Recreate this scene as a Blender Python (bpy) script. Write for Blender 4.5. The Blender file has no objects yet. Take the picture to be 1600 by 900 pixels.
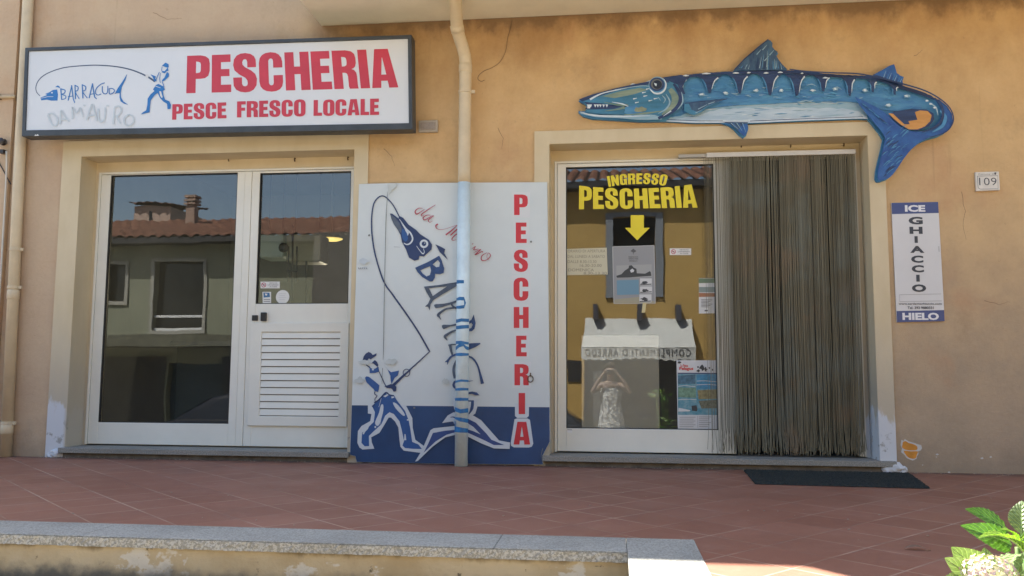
import bpy, bmesh, math, random
from mathutils import Vector, Matrix
from mathutils.geometry import tessellate_polygon

random.seed(7)
C = bpy.context.scene.collection
S = bpy.context.scene
R = math.radians

# ------------------------------------------------------------------ camera
F_PX = 1309.29                     # focal length in photo pixels (photo is 1600 wide)
CAM = Vector((0.0, -6.3, 0.693))   # the phone, 6.3 m from the shop front, terrace floor is z = 0
RIGHT = Vector((0.99318041, 0.11648695, 0.00484385))
UP = Vector((0.00678717, -0.09924463, 0.99503992))
FWD = Vector((-0.11638989, 0.98822128, 0.09935844))
cam_d = bpy.data.cameras.new('camera')
cam = bpy.data.objects.new('camera', cam_d); C.objects.link(cam)
cam_d.sensor_width = 36.0
cam_d.lens = F_PX / 1600 * 36
cam_d.clip_start = 0.02
cam_d.clip_end = 2000
cam.matrix_world = Matrix(((RIGHT.x, UP.x, -FWD.x, CAM.x), (RIGHT.y, UP.y, -FWD.y, CAM.y), (RIGHT.z, UP.z, -FWD.z, CAM.z), (0, 0, 0, 1)))
S.camera = cam

# ------------------------------------------------------------------ light
TO_SUN = Vector((-0.40, 0.50, 1.0)).normalized()
w = bpy.data.worlds.new('World'); S.world = w; w.use_nodes = True
nt = w.node_tree
sky = nt.nodes.new('ShaderNodeTexSky'); sky.sky_type = 'NISHITA'; sky.sun_disc = False
sky.sun_elevation = math.asin(TO_SUN.z)
sky.sun_rotation = math.atan2(TO_SUN.x, TO_SUN.y) % (2 * math.pi)
sky.air_density = 1.2; sky.dust_density = 1.5; sky.ozone_density = 1.0
bg = nt.nodes['Background']; bg.inputs['Strength'].default_value = 0.085
nt.links.new(sky.outputs[0], bg.inputs['Color'])
sun_d = bpy.data.lights.new('sun', 'SUN'); sun_d.energy = 5.0; sun_d.angle = R(0.53); sun_d.color = (1.0, 0.95, 0.86)
sun = bpy.data.objects.new('sun', sun_d); C.objects.link(sun)
sun.rotation_euler = TO_SUN.to_track_quat('Z', 'Y').to_euler()
S.view_settings.view_transform = 'Standard'; S.view_settings.look = 'None'
S.view_settings.exposure = 2.07; S.view_settings.gamma = 1.0; S.view_settings.use_curve_mapping = False
S.render.engine = 'CYCLES'
S.cycles.use_denoising = True
S.cycles.max_bounces = 10; S.cycles.diffuse_bounces = 5; S.cycles.glossy_bounces = 4; S.cycles.transparent_max_bounces = 16
S.cycles.caustics_reflective = False; S.cycles.caustics_refractive = False
S.cycles.sample_clamp_indirect = 6

# ------------------------------------------------------------------ measuring: photo pixel -> point on a plane parallel to the shop front
def ray(px, py):
    return RIGHT * ((px - 800) / F_PX) - UP * ((py - 450) / F_PX) + FWD
def P(px, py, y=0.0):
    d = ray(px, py); t = (y - CAM.y) / d.y
    return (CAM.x + d.x * t, CAM.z + d.z * t)
def PG(px, py, z=0.0):
    d = ray(px, py); t = (z - CAM.z) / d.z
    return (CAM.x + d.x * t, CAM.y + d.y * t)
def PD(px, py, dist):
    d = ray(px, py); return CAM + d * dist
YG = 0.225                          # front of the glass
def REF(px, py, Y):                 # where a thing at depth Y stands whose mirror image shows at this pixel
    return P(px, py, 2 * YG - Y)

# ------------------------------------------------------------------ materials
def lin(c):
    c = c / 255.0
    return c / 12.92 if c <= 0.04045 else ((c + 0.055) / 1.055) ** 2.4
def rgb(r, g, b, k=1.0):
    return (min(lin(r) * k, .85), min(lin(g) * k, .85), min(lin(b) * k, .85), 1)
MATS = {}
def mat(name, col, rough=0.6, noise=0.0, scale=6.0, bump=0.0, bscale=60.0, metallic=0.0, spec=0.5, col2=None, stretch=(1, 1, 1), detail=6):
    if name in MATS: return MATS[name]
    m = bpy.data.materials.new(name); m.use_nodes = True
    n = m.node_tree.nodes; l = m.node_tree.links
    b = n['Principled BSDF']
    b.inputs['Roughness'].default_value = rough; b.inputs['Metallic'].default_value = metallic
    b.inputs['Specular IOR Level'].default_value = spec
    b.inputs['Base Color'].default_value = col
    geo = n.new('ShaderNodeNewGeometry')
    mp = n.new('ShaderNodeMapping'); mp.inputs['Scale'].default_value = stretch
    l.new(geo.outputs['Position'], mp.inputs['Vector'])
    if noise or col2:
        t = n.new('ShaderNodeTexNoise'); t.inputs['Scale'].default_value = scale; t.inputs['Detail'].default_value = detail; t.inputs['Roughness'].default_value = .62
        l.new(mp.outputs[0], t.inputs['Vector'])
        r = n.new('ShaderNodeValToRGB'); r.color_ramp.elements[0].position = .32; r.color_ramp.elements[1].position = .68
        if col2 is None:
            k = 1 - noise; c2 = tuple(min(1, v * (1 + noise * .6)) for v in col[:3]) + (1,)
            c1 = tuple(v * k for v in col[:3]) + (1,)
        else: c1, c2 = col, col2
        r.color_ramp.elements[0].color = c1; r.color_ramp.elements[1].color = c2
        l.new(t.outputs[0], r.inputs[0]); l.new(r.outputs[0], b.inputs['Base Color'])
    if bump:
        t2 = n.new('ShaderNodeTexNoise'); t2.inputs['Scale'].default_value = bscale; t2.inputs['Detail'].default_value = 5
        l.new(mp.outputs[0], t2.inputs['Vector'])
        bp = n.new('ShaderNodeBump'); bp.inputs['Strength'].default_value = bump; bp.inputs['Distance'].default_value = .01
        l.new(t2.outputs[0], bp.inputs['Height']); l.new(bp.outputs[0], b.inputs['Normal'])
    MATS[name] = m
    return m

class NG:                            # small node-graph writer
    def __init__(s, name):
        s.m = bpy.data.materials.new(name); s.m.use_nodes = True
        s.n = s.m.node_tree.nodes; s.l = s.m.node_tree.links; s.b = s.n['Principled BSDF']
        s.pos = s.n.new('ShaderNodeNewGeometry').outputs['Position']
        sp = s.n.new('ShaderNodeSeparateXYZ'); s.l.new(s.pos, sp.inputs[0])
        s.x, s.y, s.z = sp.outputs
        MATS[name] = s.m
    def put(s, v, sock):
        if hasattr(v, 'is_output'): s.l.new(v, sock)
        else: sock.default_value = v
    def math(s, op, a, b=0.0, c=0.0, clamp=False):
        k = s.n.new('ShaderNodeMath'); k.operation = op; k.use_clamp = clamp
        for i, v in enumerate((a, b, c)): s.put(v, k.inputs[i])
        return k.outputs[0]
    def noise(s, scale, stretch=(1, 1, 1), detail=5, rough=.6, off=(0, 0, 0)):
        mp = s.n.new('ShaderNodeMapping'); mp.inputs['Scale'].default_value = stretch; mp.inputs['Location'].default_value = off
        s.l.new(s.pos, mp.inputs[0])
        t = s.n.new('ShaderNodeTexNoise'); t.inputs['Scale'].default_value = scale; t.inputs['Detail'].default_value = detail; t.inputs['Roughness'].default_value = rough
        s.l.new(mp.outputs[0], t.inputs['Vector']); return t.outputs[0]
    def ramp(s, v, a, b):            # smooth 0..1 between a and b
        k = s.n.new('ShaderNodeMapRange'); k.interpolation_type = 'SMOOTHSTEP'
        s.put(v, k.inputs[0]); k.inputs[1].default_value = a; k.inputs[2].default_value = b
        return k.outputs[0]
    def mix(s, f, a, b, mode='MIX'):
        k = s.n.new('ShaderNodeMix'); k.data_type = 'RGBA'; k.blend_type = mode
        s.put(f, k.inputs[0]); s.put(a, k.inputs[6]); s.put(b, k.inputs[7])
        return k.outputs[2]
    def bump(s, h, strength, dist=.01):
        k = s.n.new('ShaderNodeBump'); k.inputs['Strength'].default_value = strength; k.inputs['Distance'].default_value = dist
        s.put(h, k.inputs['Height']); s.l.new(k.outputs[0], s.b.inputs['Normal'])
    def done(s, col, rough=.7, spec=.4):
        s.put(col, s.b.inputs['Base Color']); s.put(rough, s.b.inputs['Roughness']); s.b.inputs['Specular IOR Level'].default_value = spec
        return s.m

def glass_mat(name, boost=2.75, tint=(.93, .95, .94, 1)):
    m = bpy.data.materials.new(name); m.use_nodes = True
    n = m.node_tree.nodes; l = m.node_tree.links; n.clear()
    o = n.new('ShaderNodeOutputMaterial'); mx = n.new('ShaderNodeMixShader'); m2 = n.new('ShaderNodeMixShader')
    t = n.new('ShaderNodeBsdfTransparent'); t.inputs[0].default_value = tint
    g = n.new('ShaderNodeBsdfGlossy'); g.inputs['Roughness'].default_value = 0.0; g.inputs[0].default_value = (.95, .97, 1, 1)
    f = n.new('ShaderNodeFresnel'); f.inputs[0].default_value = 1.5
    k = n.new('ShaderNodeMath'); k.operation = 'MULTIPLY'; k.inputs[1].default_value = boost; k.use_clamp = True
    geo = n.new('ShaderNodeNewGeometry')
    nz = n.new('ShaderNodeTexNoise'); nz.inputs['Scale'].default_value = 3.5; nz.inputs['Detail'].default_value = 1
    bp = n.new('ShaderNodeBump'); bp.inputs['Strength'].default_value = .035; bp.inputs['Distance'].default_value = .01
    l.new(geo.outputs['Position'], nz.inputs['Vector']); l.new(nz.outputs[0], bp.inputs['Height']); l.new(bp.outputs[0], g.inputs['Normal'])
    d = n.new('ShaderNodeBsdfDiffuse'); d.inputs[0].default_value = (.62, .60, .55, 1)
    sm = n.new('ShaderNodeTexNoise'); sm.inputs['Scale'].default_value = 2.6; sm.inputs['Detail'].default_value = 7; sm.inputs['Roughness'].default_value = .7
    l.new(geo.outputs['Position'], sm.inputs['Vector'])
    mr = n.new('ShaderNodeMapRange'); mr.inputs[1].default_value = .3; mr.inputs[2].default_value = .75; mr.inputs[3].default_value = .003; mr.inputs[4].default_value = .022
    l.new(sm.outputs[0], mr.inputs[0])
    l.new(f.outputs[0], k.inputs[0]); l.new(k.outputs[0], mx.inputs[0]); l.new(t.outputs[0], mx.inputs[1]); l.new(g.outputs[0], mx.inputs[2])
    l.new(mr.outputs[0], m2.inputs[0]); l.new(mx.outputs[0], m2.inputs[1]); l.new(d.outputs[0], m2.inputs[2]); l.new(m2.outputs[0], o.inputs[0])
    return m
def clear_mat(name):
    m = bpy.data.materials.new(name); m.use_nodes = True
    n = m.node_tree.nodes; l = m.node_tree.links; n.clear()
    o = n.new('ShaderNodeOutputMaterial'); t = n.new('ShaderNodeBsdfTransparent'); t.inputs[0].default_value = (.96, .97, .96, 1); l.new(t.outputs[0], o.inputs[0])
    return m
def lamp_mat(name, col, strength):
    m = bpy.data.materials.new(name); m.use_nodes = True
    b = m.node_tree.nodes['Principled BSDF']; b.inputs['Emission Color'].default_value = col; b.inputs['Emission Strength'].default_value = strength
    b.inputs['Base Color'].default_value = (.25, .2, .08, 1)
    return m

# plaster of the shop front: ochre paint, duller beige to the left and low down, damp stains under the soffit
g = NG('ochre_plaster')
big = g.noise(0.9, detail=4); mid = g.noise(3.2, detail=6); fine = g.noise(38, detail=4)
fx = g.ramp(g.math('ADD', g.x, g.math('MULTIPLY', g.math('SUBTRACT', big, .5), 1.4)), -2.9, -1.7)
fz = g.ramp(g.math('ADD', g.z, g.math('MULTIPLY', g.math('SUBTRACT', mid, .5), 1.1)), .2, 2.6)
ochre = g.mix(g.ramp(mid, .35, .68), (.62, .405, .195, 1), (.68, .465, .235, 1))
left_beige = g.mix(g.ramp(mid, .3, .7), (.54, .39, .265, 1), (.59, .445, .30, 1))
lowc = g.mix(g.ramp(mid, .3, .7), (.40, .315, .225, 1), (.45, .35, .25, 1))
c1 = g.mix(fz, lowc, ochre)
c2 = g.mix(fx, left_beige, c1)
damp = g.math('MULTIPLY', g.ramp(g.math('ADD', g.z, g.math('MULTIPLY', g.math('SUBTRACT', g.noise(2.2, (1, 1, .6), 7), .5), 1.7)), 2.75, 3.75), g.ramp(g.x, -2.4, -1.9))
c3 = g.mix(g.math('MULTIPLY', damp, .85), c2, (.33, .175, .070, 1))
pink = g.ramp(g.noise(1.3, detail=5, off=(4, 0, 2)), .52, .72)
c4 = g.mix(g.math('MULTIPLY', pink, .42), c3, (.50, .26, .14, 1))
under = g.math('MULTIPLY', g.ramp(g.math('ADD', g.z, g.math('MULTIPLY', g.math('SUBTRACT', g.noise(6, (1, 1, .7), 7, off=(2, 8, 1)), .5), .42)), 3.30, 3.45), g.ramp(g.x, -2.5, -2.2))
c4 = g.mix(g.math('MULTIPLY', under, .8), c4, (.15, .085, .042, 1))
blot = g.ramp(g.noise(1.7, (1, 1, .8), 8, .68, off=(7, 7, 3)), .54, .70)
c4 = g.mix(g.math('MULTIPLY', blot, .30), c4, (.30, .19, .10, 1))
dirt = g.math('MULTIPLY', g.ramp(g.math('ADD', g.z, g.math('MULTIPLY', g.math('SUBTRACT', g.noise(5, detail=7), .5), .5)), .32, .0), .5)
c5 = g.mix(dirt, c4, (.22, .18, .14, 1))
specks = g.ramp(g.noise(55, detail=2, off=(3, 1, 7)), .72, .76)
c6 = g.mix(g.math('MULTIPLY', specks, .35), c5, (.25, .16, .09, 1))
c7 = g.mix(.10, c6, g.mix(fine, (.2, .13, .08, 1), (.85, .7, .5, 1)))
drip = g.math('MULTIPLY', g.ramp(g.noise(2.4, (7, 1, .35), 6, .65, off=(3, 0, 6)), .60, .74), g.ramp(g.z, .4, 1.6))
c7 = g.mix(g.math('MULTIPLY', drip, .20), c7, (.26, .165, .09, 1))
c7 = g.mix(g.math('MULTIPLY', g.ramp(g.noise(23, detail=5, off=(6, 1, 1)), .64, .70), .22), c7, (.30, .20, .12, 1))
g.bump(g.math('ADD', g.noise(170, detail=4, rough=.75), g.math('MULTIPLY', g.noise(22, detail=5), 1.3)), .6, .006)
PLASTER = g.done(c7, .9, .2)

# cream surround paint, with white repair patches near the floor
g = NG('cream_surround')
mid = g.noise(4, (1, 1, .5), 6)
c = g.mix(g.ramp(mid, .3, .7), (.60, .50, .33, 1), (.66, .56, .385, 1))
zz = g.math('ADD', g.z, g.math('MULTIPLY', g.math('SUBTRACT', g.noise(7, (1.6, 1.6, .5), 5), .5), .55))
c = g.mix(g.ramp(zz, 1.3, .3), c, (.50, .445, .35, 1))
xo = g.math('ABSOLUTE', g.math('SUBTRACT', g.x, -1.3))
patch = g.math('MULTIPLY', g.ramp(zz, .43, .36), g.ramp(xo, 3.0, 3.04))
grey = g.ramp(g.noise(9, detail=6, off=(1, 5, 0)), .56, .62)
c = g.mix(patch, c, (.62, .64, .67, 1))
c = g.mix(g.math('MULTIPLY', g.math('MULTIPLY', grey, g.ramp(g.z, .34, .2)), .8), c, (.28, .28, .26, 1))
g.bump(g.noise(90, detail=3), .2, .004)
CREAM = g.done(c, .85, .2)

# diagonal terracotta tiles
g = NG('terracotta_tiles')
a = R(47.5); ca, sa = math.cos(a), math.sin(a); T = .277
ux = g.math('SUBTRACT', g.x, .619); uy = g.math('ADD', g.y, 2.744)
u = g.math('DIVIDE', g.math('ADD', g.math('MULTIPLY', ux, ca), g.math('MULTIPLY', uy, sa)), T)
v = g.math('DIVIDE', g.math('SUBTRACT', g.math('MULTIPLY', uy, ca), g.math('MULTIPLY', ux, sa)), T)
def edge(q):
    fr = g.math('FRACT', q); return g.math('MINIMUM', fr, g.math('SUBTRACT', 1.0, fr))
e = g.math('MINIMUM', edge(u), edge(v))
grout = g.ramp(g.math('ADD', e, g.math('MULTIPLY', g.math('SUBTRACT', g.noise(30), .5), .008)), .021, .011)
cell = g.n.new('ShaderNodeCombineXYZ'); g.l.new(g.math('FLOOR', u), cell.inputs[0]); g.l.new(g.math('FLOOR', v), cell.inputs[1])
wn = g.n.new('ShaderNodeTexWhiteNoise'); wn.noise_dimensions = '2D'; g.l.new(cell.outputs[0], wn.inputs['Vector'])
tile = g.mix(wn.outputs['Value'], (.255, .104, .064, 1), (.305, .130, .082, 1))
tile = g.mix(g.math('MULTIPLY', g.ramp(g.noise(2.2, detail=7), .42, .7), .35), tile, (.36, .18, .125, 1))
tile = g.mix(g.math('MULTIPLY', g.ramp(g.noise(1.1, detail=6, off=(5, 2, 0)), .45, .7), .45), tile, (.235, .11, .072, 1))
tile = g.mix(g.math('MULTIPLY', g.ramp(g.noise(7, (1, 1, 1), 8, .7, off=(1, 9, 0)), .52, .72), .30), tile, (.38, .22, .165, 1))
tile = g.mix(g.math('MULTIPLY', g.ramp(g.noise(48, detail=3, off=(4, 4, 0)), .66, .74), .5), tile, (.11, .06, .045, 1))
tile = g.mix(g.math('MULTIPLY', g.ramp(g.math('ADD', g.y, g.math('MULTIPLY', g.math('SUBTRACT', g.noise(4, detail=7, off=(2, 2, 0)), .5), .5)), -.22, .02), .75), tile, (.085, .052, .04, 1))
wear = g.ramp(g.noise(1.6, detail=5, off=(9, 3, 0)), .35, .65)
grc = g.mix(wear, (.25, .12, .078, 1), (.46, .30, .215, 1))
col = g.mix(grout, tile, grc)
g.bump(g.math('ADD', g.math('MULTIPLY', grout, -1.0), g.math('MULTIPLY', g.noise(60), .25)), .35, .003)
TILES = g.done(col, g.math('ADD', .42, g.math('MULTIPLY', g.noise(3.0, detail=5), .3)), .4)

# speckled granite
def granite(name, dark, light):
    g = NG(name)
    s1 = g.ramp(g.noise(110, detail=3), .42, .58); s2 = g.ramp(g.noise(260, detail=2, off=(3, 2, 1)), .60, .66)
    c = g.mix(s1, dark, light); c = g.mix(g.math('MULTIPLY', s2, .6), c, (.07, .07, .07, 1))
    c = g.mix(g.math('MULTIPLY', g.ramp(g.noise(2.5, detail=6), .4, .7), .35), c, tuple(v * .6 for v in dark[:3]) + (1,))
    g.bump(g.noise(150, detail=4), .25, .004)
    return g.done(c, .65, .35)
GRANITE = granite('grey_granite', (.305, .295, .255, 1), (.44, .425, .37, 1))
GRANITE_ROUGH = granite('hammered_granite', (.26, .25, .22, 1), (.44, .425, .385, 1))
GRANITE_DARK = granite('threshold_granite', (.235, .225, .195, 1), (.32, .305, .275, 1))

# stained beige render of the terrace edge
g = NG('stained_render')
c = g.mix(g.ramp(g.noise(3, detail=7), .3, .7), (.40, .31, .185, 1), (.52, .43, .29, 1))
white = g.ramp(g.noise(3.1, (1, 1, 1.4), 6, off=(2, 0, 5)), .60, .63)
c = g.mix(g.math('MULTIPLY', white, .7), c, (.62, .60, .55, 1))
c = g.mix(g.math('MULTIPLY', g.ramp(g.noise(16, detail=5, off=(8, 1, 3)), .66, .71), .8), c, (.10, .085, .06, 1))
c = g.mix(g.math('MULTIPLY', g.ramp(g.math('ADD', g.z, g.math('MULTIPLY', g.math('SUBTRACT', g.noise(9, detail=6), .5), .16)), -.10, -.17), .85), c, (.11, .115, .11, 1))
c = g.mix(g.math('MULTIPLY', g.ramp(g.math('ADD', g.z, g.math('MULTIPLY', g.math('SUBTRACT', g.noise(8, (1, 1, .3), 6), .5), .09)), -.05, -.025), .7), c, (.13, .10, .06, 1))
g.bump(g.noise(40, detail=6), .5, .01)
RENDER = g.done(c, .95, .15)

WHITE_ALU = mat('cream_white_aluminium', (.77, .76, .685, 1), .38, .05, 3)
DARK_FRAME = mat('dark_sign_frame', (.050, .058, .066, 1), .45, .25, 8)
PIPE_CREAM = mat('cream_pipe_paint', (.64, .53, .36, 1), .5, .12, 5, .08, 50)
SOFFIT = mat('cream_soffit_paint', (.80, .76, .60, 1), .9, .10, 2, .15, 60)
RED = mat('red_letters', (.60, .035, .05, 1), .45, .08, 5)
RED_SIGN = mat('faded_red_letters', (.55, .042, .066, 1), .4, .10, 5)
NAVY = mat('navy_paint', (.030, .066, .165, 1), .45, .12, 6)
BLUE = mat('sign_blue_paint', (.030, .105, .30, 1), .45, .15, 8)
BRIGHT_BLUE = mat('bright_blue_paint', (.015, .16, .40, 1), .45, .25, 14)
FISHER_BLUE = mat('fisher_blue', (.025, .17, .46, 1), .45, .1, 8)
BOARD = mat('board_white', (.63, .68, .68, 1), .5, .07, 1.3)
SIGNWHITE = mat('sign_acrylic', (.66, .68, .70, 1), .3, .07, .9)
PAPER = mat('paper_white', (.72, .72, .70, 1), .8)
BLACK = mat('black_plastic', (.015, .015, .017, 1), .4)
GREYTXT = mat('grey_ink', (.12, .12, .13, 1), .7)
RUST = mat('rusty_iron', (.12, .075, .04, 1), .8, .3, 40)

# ------------------------------------------------------------------ mesh helpers
EPS = [0]
class MB:
    def __init__(s): s.bm = bmesh.new()
    def box(s, x0, x1, y0, y1, z0, z1):
        v = [s.bm.verts.new((x, y, z)) for z in (z0, z1) for y in (y0, y1) for x in (x0, x1)]
        for q in ((0, 2, 3, 1), (4, 5, 7, 6), (0, 1, 5, 4), (2, 6, 7, 3), (0, 4, 6, 2), (1, 3, 7, 5)): s.bm.faces.new([v[i] for i in q])
        return s
    def prism(s, loops, y, t=.003):        # loops of (x,z): first outline, then holes; front at y, back at y+t
        vl = [[Vector((p[0], 0, p[1])) for p in lp] for lp in loops]
        flat = [p for lp in loops for p in lp]
        tris = tessellate_polygon(vl)
        fr = [s.bm.verts.new((p[0], y, p[1])) for p in flat]
        bk = [s.bm.verts.new((p[0], y + t, p[1])) for p in flat] if t else None
        for tr in tris:
            a, b, c = (flat[i] for i in tr)
            ccw = (b[0] - a[0]) * (c[1] - a[1]) - (b[1] - a[1]) * (c[0] - a[0])
            if abs(ccw) < 1e-12: continue
            k = list(tr) if ccw > 0 else list(reversed(tr))
            try:
                s.bm.faces.new([fr[i] for i in k])
                if t: s.bm.faces.new([bk[i] for i in reversed(k)])
            except ValueError: pass
        if t:
            o = 0
            for lp in loops:
                n = len(lp)
                for i in range(n):
                    j = (i + 1) % n
                    try: s.bm.faces.new((fr[o + j], fr[o + i], bk[o + i], bk[o + j]))
                    except ValueError: pass
                o += n
        return s
    def tube(s, pts, r, n=10, caps=True):
        pts = [Vector(p) for p in pts]; rs = r if isinstance(r, (list, tuple)) else [r] * len(pts)
        rings = []; prev = None
        for i, p in enumerate(pts):
            d = (pts[min(i + 1, len(pts) - 1)] - pts[max(i - 1, 0)]).normalized()
            if prev is None: a = d.orthogonal().normalized()
            else: a = (prev - d * prev.dot(d)).normalized()
            prev = a; b = d.cross(a)
            rings.append([s.bm.verts.new(p + (a * math.cos(2 * math.pi * k / n) + b * math.sin(2 * math.pi * k / n)) * rs[i]) for k in range(n)])
        for A, B in zip(rings, rings[1:]):
            for k in range(n): s.bm.faces.new((A[k], A[(k + 1) % n], B[(k + 1) % n], B[k]))
        if caps: s.bm.faces.new(list(reversed(rings[0]))); s.bm.faces.new(rings[-1])
        return s
    def lathe(s, c, prof, n=24, axis='Z'):   # prof: (radius, height)
        rings = []
        for r, h in prof:
            ring = []
            for k in range(n):
                a = 2 * math.pi * k / n
                if axis == 'Z': co = (c[0] + r * math.cos(a), c[1] + r * math.sin(a), c[2] + h)
                elif axis == 'Y': co = (c[0] + r * math.cos(a), c[1] + h, c[2] + r * math.sin(a))
                else: co = (c[0] + h, c[1] + r * math.cos(a), c[2] + r * math.sin(a))
                ring.append(s.bm.verts.new(co))
            rings.append(ring)
        for A, B in zip(rings, rings[1:]):
            for k in range(n): s.bm.faces.new((A[k], A[(k + 1) % n], B[(k + 1) % n], B[k]))
        s.bm.faces.new(list(reversed(rings[0]))); s.bm.faces.new(rings[-1])
        return s
    def quad(s, *co):
        s.bm.faces.new([s.bm.verts.new(c) for c in co]); return s
    def grid(s, nx, ny, f):
        v = [[s.bm.verts.new(f(i / nx, j / ny)) for i in range(nx + 1)] for j in range(ny + 1)]
        for j in range(ny):
            for i in range(nx): s.bm.faces.new((v[j][i], v[j][i + 1], v[j + 1][i + 1], v[j + 1][i]))
        return s

WL = {}
def prop(o, label=None, cat=None, group=None, kind=None):
    if label: o['label'] = label
    if cat: o['category'] = cat
    if group: o['group'] = group
    if kind: o['kind'] = kind
    return o
def wloc(o):
    return WL.get(o.name, Vector((0, 0, 0)))
def obj(name, mb, m, parent=None, bevel=0.0, smooth=False, loc=None, normals=True):
    bm = mb.bm
    base = wloc(parent) if parent else Vector((0, 0, 0))
    org = Vector(loc) if loc is not None else base
    bmesh.ops.translate(bm, verts=bm.verts, vec=-org)
    if normals: bmesh.ops.recalc_face_normals(bm, faces=bm.faces)
    me = bpy.data.meshes.new(name); bm.to_mesh(me); bm.free()
    for mm in (m if isinstance(m, list) else [m]): me.materials.append(mm)
    if smooth:
        for p in me.polygons: p.use_smooth = True
    o = bpy.data.objects.new(name, me); C.objects.link(o)
    if parent: o.parent = parent
    o.location = org - base
    WL[o.name] = org
    if bevel:
        b = o.modifiers.new('bevel', 'BEVEL'); b.width = bevel; b.segments = 2; b.limit_method = 'ANGLE'
    return o
def thing(name, loc, label, cat, group=None):
    o = bpy.data.objects.new(name, None); C.objects.link(o); o.location = loc; o.empty_display_size = .1
    WL[o.name] = Vector(loc)
    return prop(o, label, cat, group)
def copy_tree(o, parent=None):
    c = o.copy(); C.objects.link(c)
    if parent: c.parent = parent
    for ch in list(o.children): copy_tree(ch, c)
    return c

# ---- flat lettering and painted shapes
def smooth(pts, n=4):
    out = []; k = len(pts)
    for i in range(k):
        p0, p1, p2, p3 = pts[i - 1], pts[i], pts[(i + 1) % k], pts[(i + 2) % k]
        for j in range(n):
            t = j / n
            out.append(tuple(.5 * (2 * p1[a] + (p2[a] - p0[a]) * t + (2 * p0[a] - 5 * p1[a] + 4 * p2[a] - p3[a]) * t * t + (3 * p1[a] - p0[a] - 3 * p2[a] + p3[a]) * t ** 3) for a in (0, 1)))
    return out
def smooth_open(pts, n=5):
    if len(pts) < 3: return list(pts)
    out = []
    for i in range(len(pts) - 1):
        p0 = pts[max(i - 1, 0)]; p1 = pts[i]; p2 = pts[i + 1]; p3 = pts[min(i + 2, len(pts) - 1)]
        for j in range(n):
            t = j / n
            out.append(tuple(.5 * (2 * p1[a] + (p2[a] - p0[a]) * t + (2 * p0[a] - 5 * p1[a] + 4 * p2[a] - p3[a]) * t * t + (3 * p1[a] - p0[a] - 3 * p2[a] + p3[a]) * t ** 3) for a in range(len(p1))))
    out.append(tuple(pts[-1])); return out
def ribbon(pts, w0, w1=None, curve=True):        # stroke as a closed polygon, widths in the same units as pts
    if curve: pts = smooth_open(pts)
    n = len(pts); L = []; Rr = []
    ws = w0 if isinstance(w0, (list, tuple)) else None
    for i, p in enumerate(pts):
        a = pts[max(i - 1, 0)]; b = pts[min(i + 1, n - 1)]
        dx, dy = b[0] - a[0], b[1] - a[1]; d = math.hypot(dx, dy) or 1
        t = i / max(n - 1, 1)
        if ws: q = t * (len(ws) - 1); k = min(int(q), len(ws) - 2); wd = ws[k] + (ws[k + 1] - ws[k]) * (q - k)
        else: wd = w0 + ((w1 if w1 is not None else w0) - w0) * t
        L.append((p[0] - dy / d * wd / 2, p[1] + dx / d * wd / 2)); Rr.append((p[0] + dy / d * wd / 2, p[1] - dx / d * wd / 2))
    return L, Rr
class Paint:                                     # collects painted shapes given in photo pixels, on one plane; one mesh per named part
    def __init__(s, y, x0=0, y0=0, k=1.0, base=0.0):
        s.y = y; s.o = (x0, y0, k); s.parts = {}; s.n = 0; s.base = base; s.cur = None
    def frame(s, x0, y0, k): s.o = (x0, y0, k); return s
    def part(s, name): s.cur = name; return s
    def W(s, p): return P(s.o[0] + p[0] / s.o[2], s.o[1] + p[1] / s.o[2], s.y)
    def depth(s):
        s.n += 1; return s.y - s.base - .0006 - .00012 * s.n
    def begin(s, m):
        mats, mb = s.parts.setdefault(s.cur, ([], MB()))
        if m not in mats: mats.append(m)
        s.op = (mb, mats.index(m), len(mb.bm.faces)); return mb
    def end(s):
        mb, k, n0 = s.op; mb.bm.faces.ensure_lookup_table()
        for f in mb.bm.faces[n0:]: f.material_index = k
    def poly(s, m, outline, holes=(), sm=0):
        lp = [outline] + list(holes)
        if sm: lp = [smooth(l, sm) for l in lp]
        d = s.depth(); s.begin(m).prism([[s.W(p) for p in l] for l in lp], d, .0008); s.end()
    def line(s, m, pts, w0, w1=None, curve=True):
        L, Rr = ribbon(pts, w0, w1, curve)
        d = s.depth(); mb = s.begin(m); k = len(L)
        A = [mb.bm.verts.new((s.W(p)[0], d, s.W(p)[1])) for p in L]; B = [mb.bm.verts.new((s.W(p)[0], d, s.W(p)[1])) for p in Rr]
        for i in range(k - 1): mb.bm.faces.new((A[i], A[i + 1], B[i + 1], B[i]))
        s.end()
    def build(s, name, parent):
        for key, (mats, mb) in s.parts.items():
            obj(key or name, mb, mats, parent, normals=False)

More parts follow.
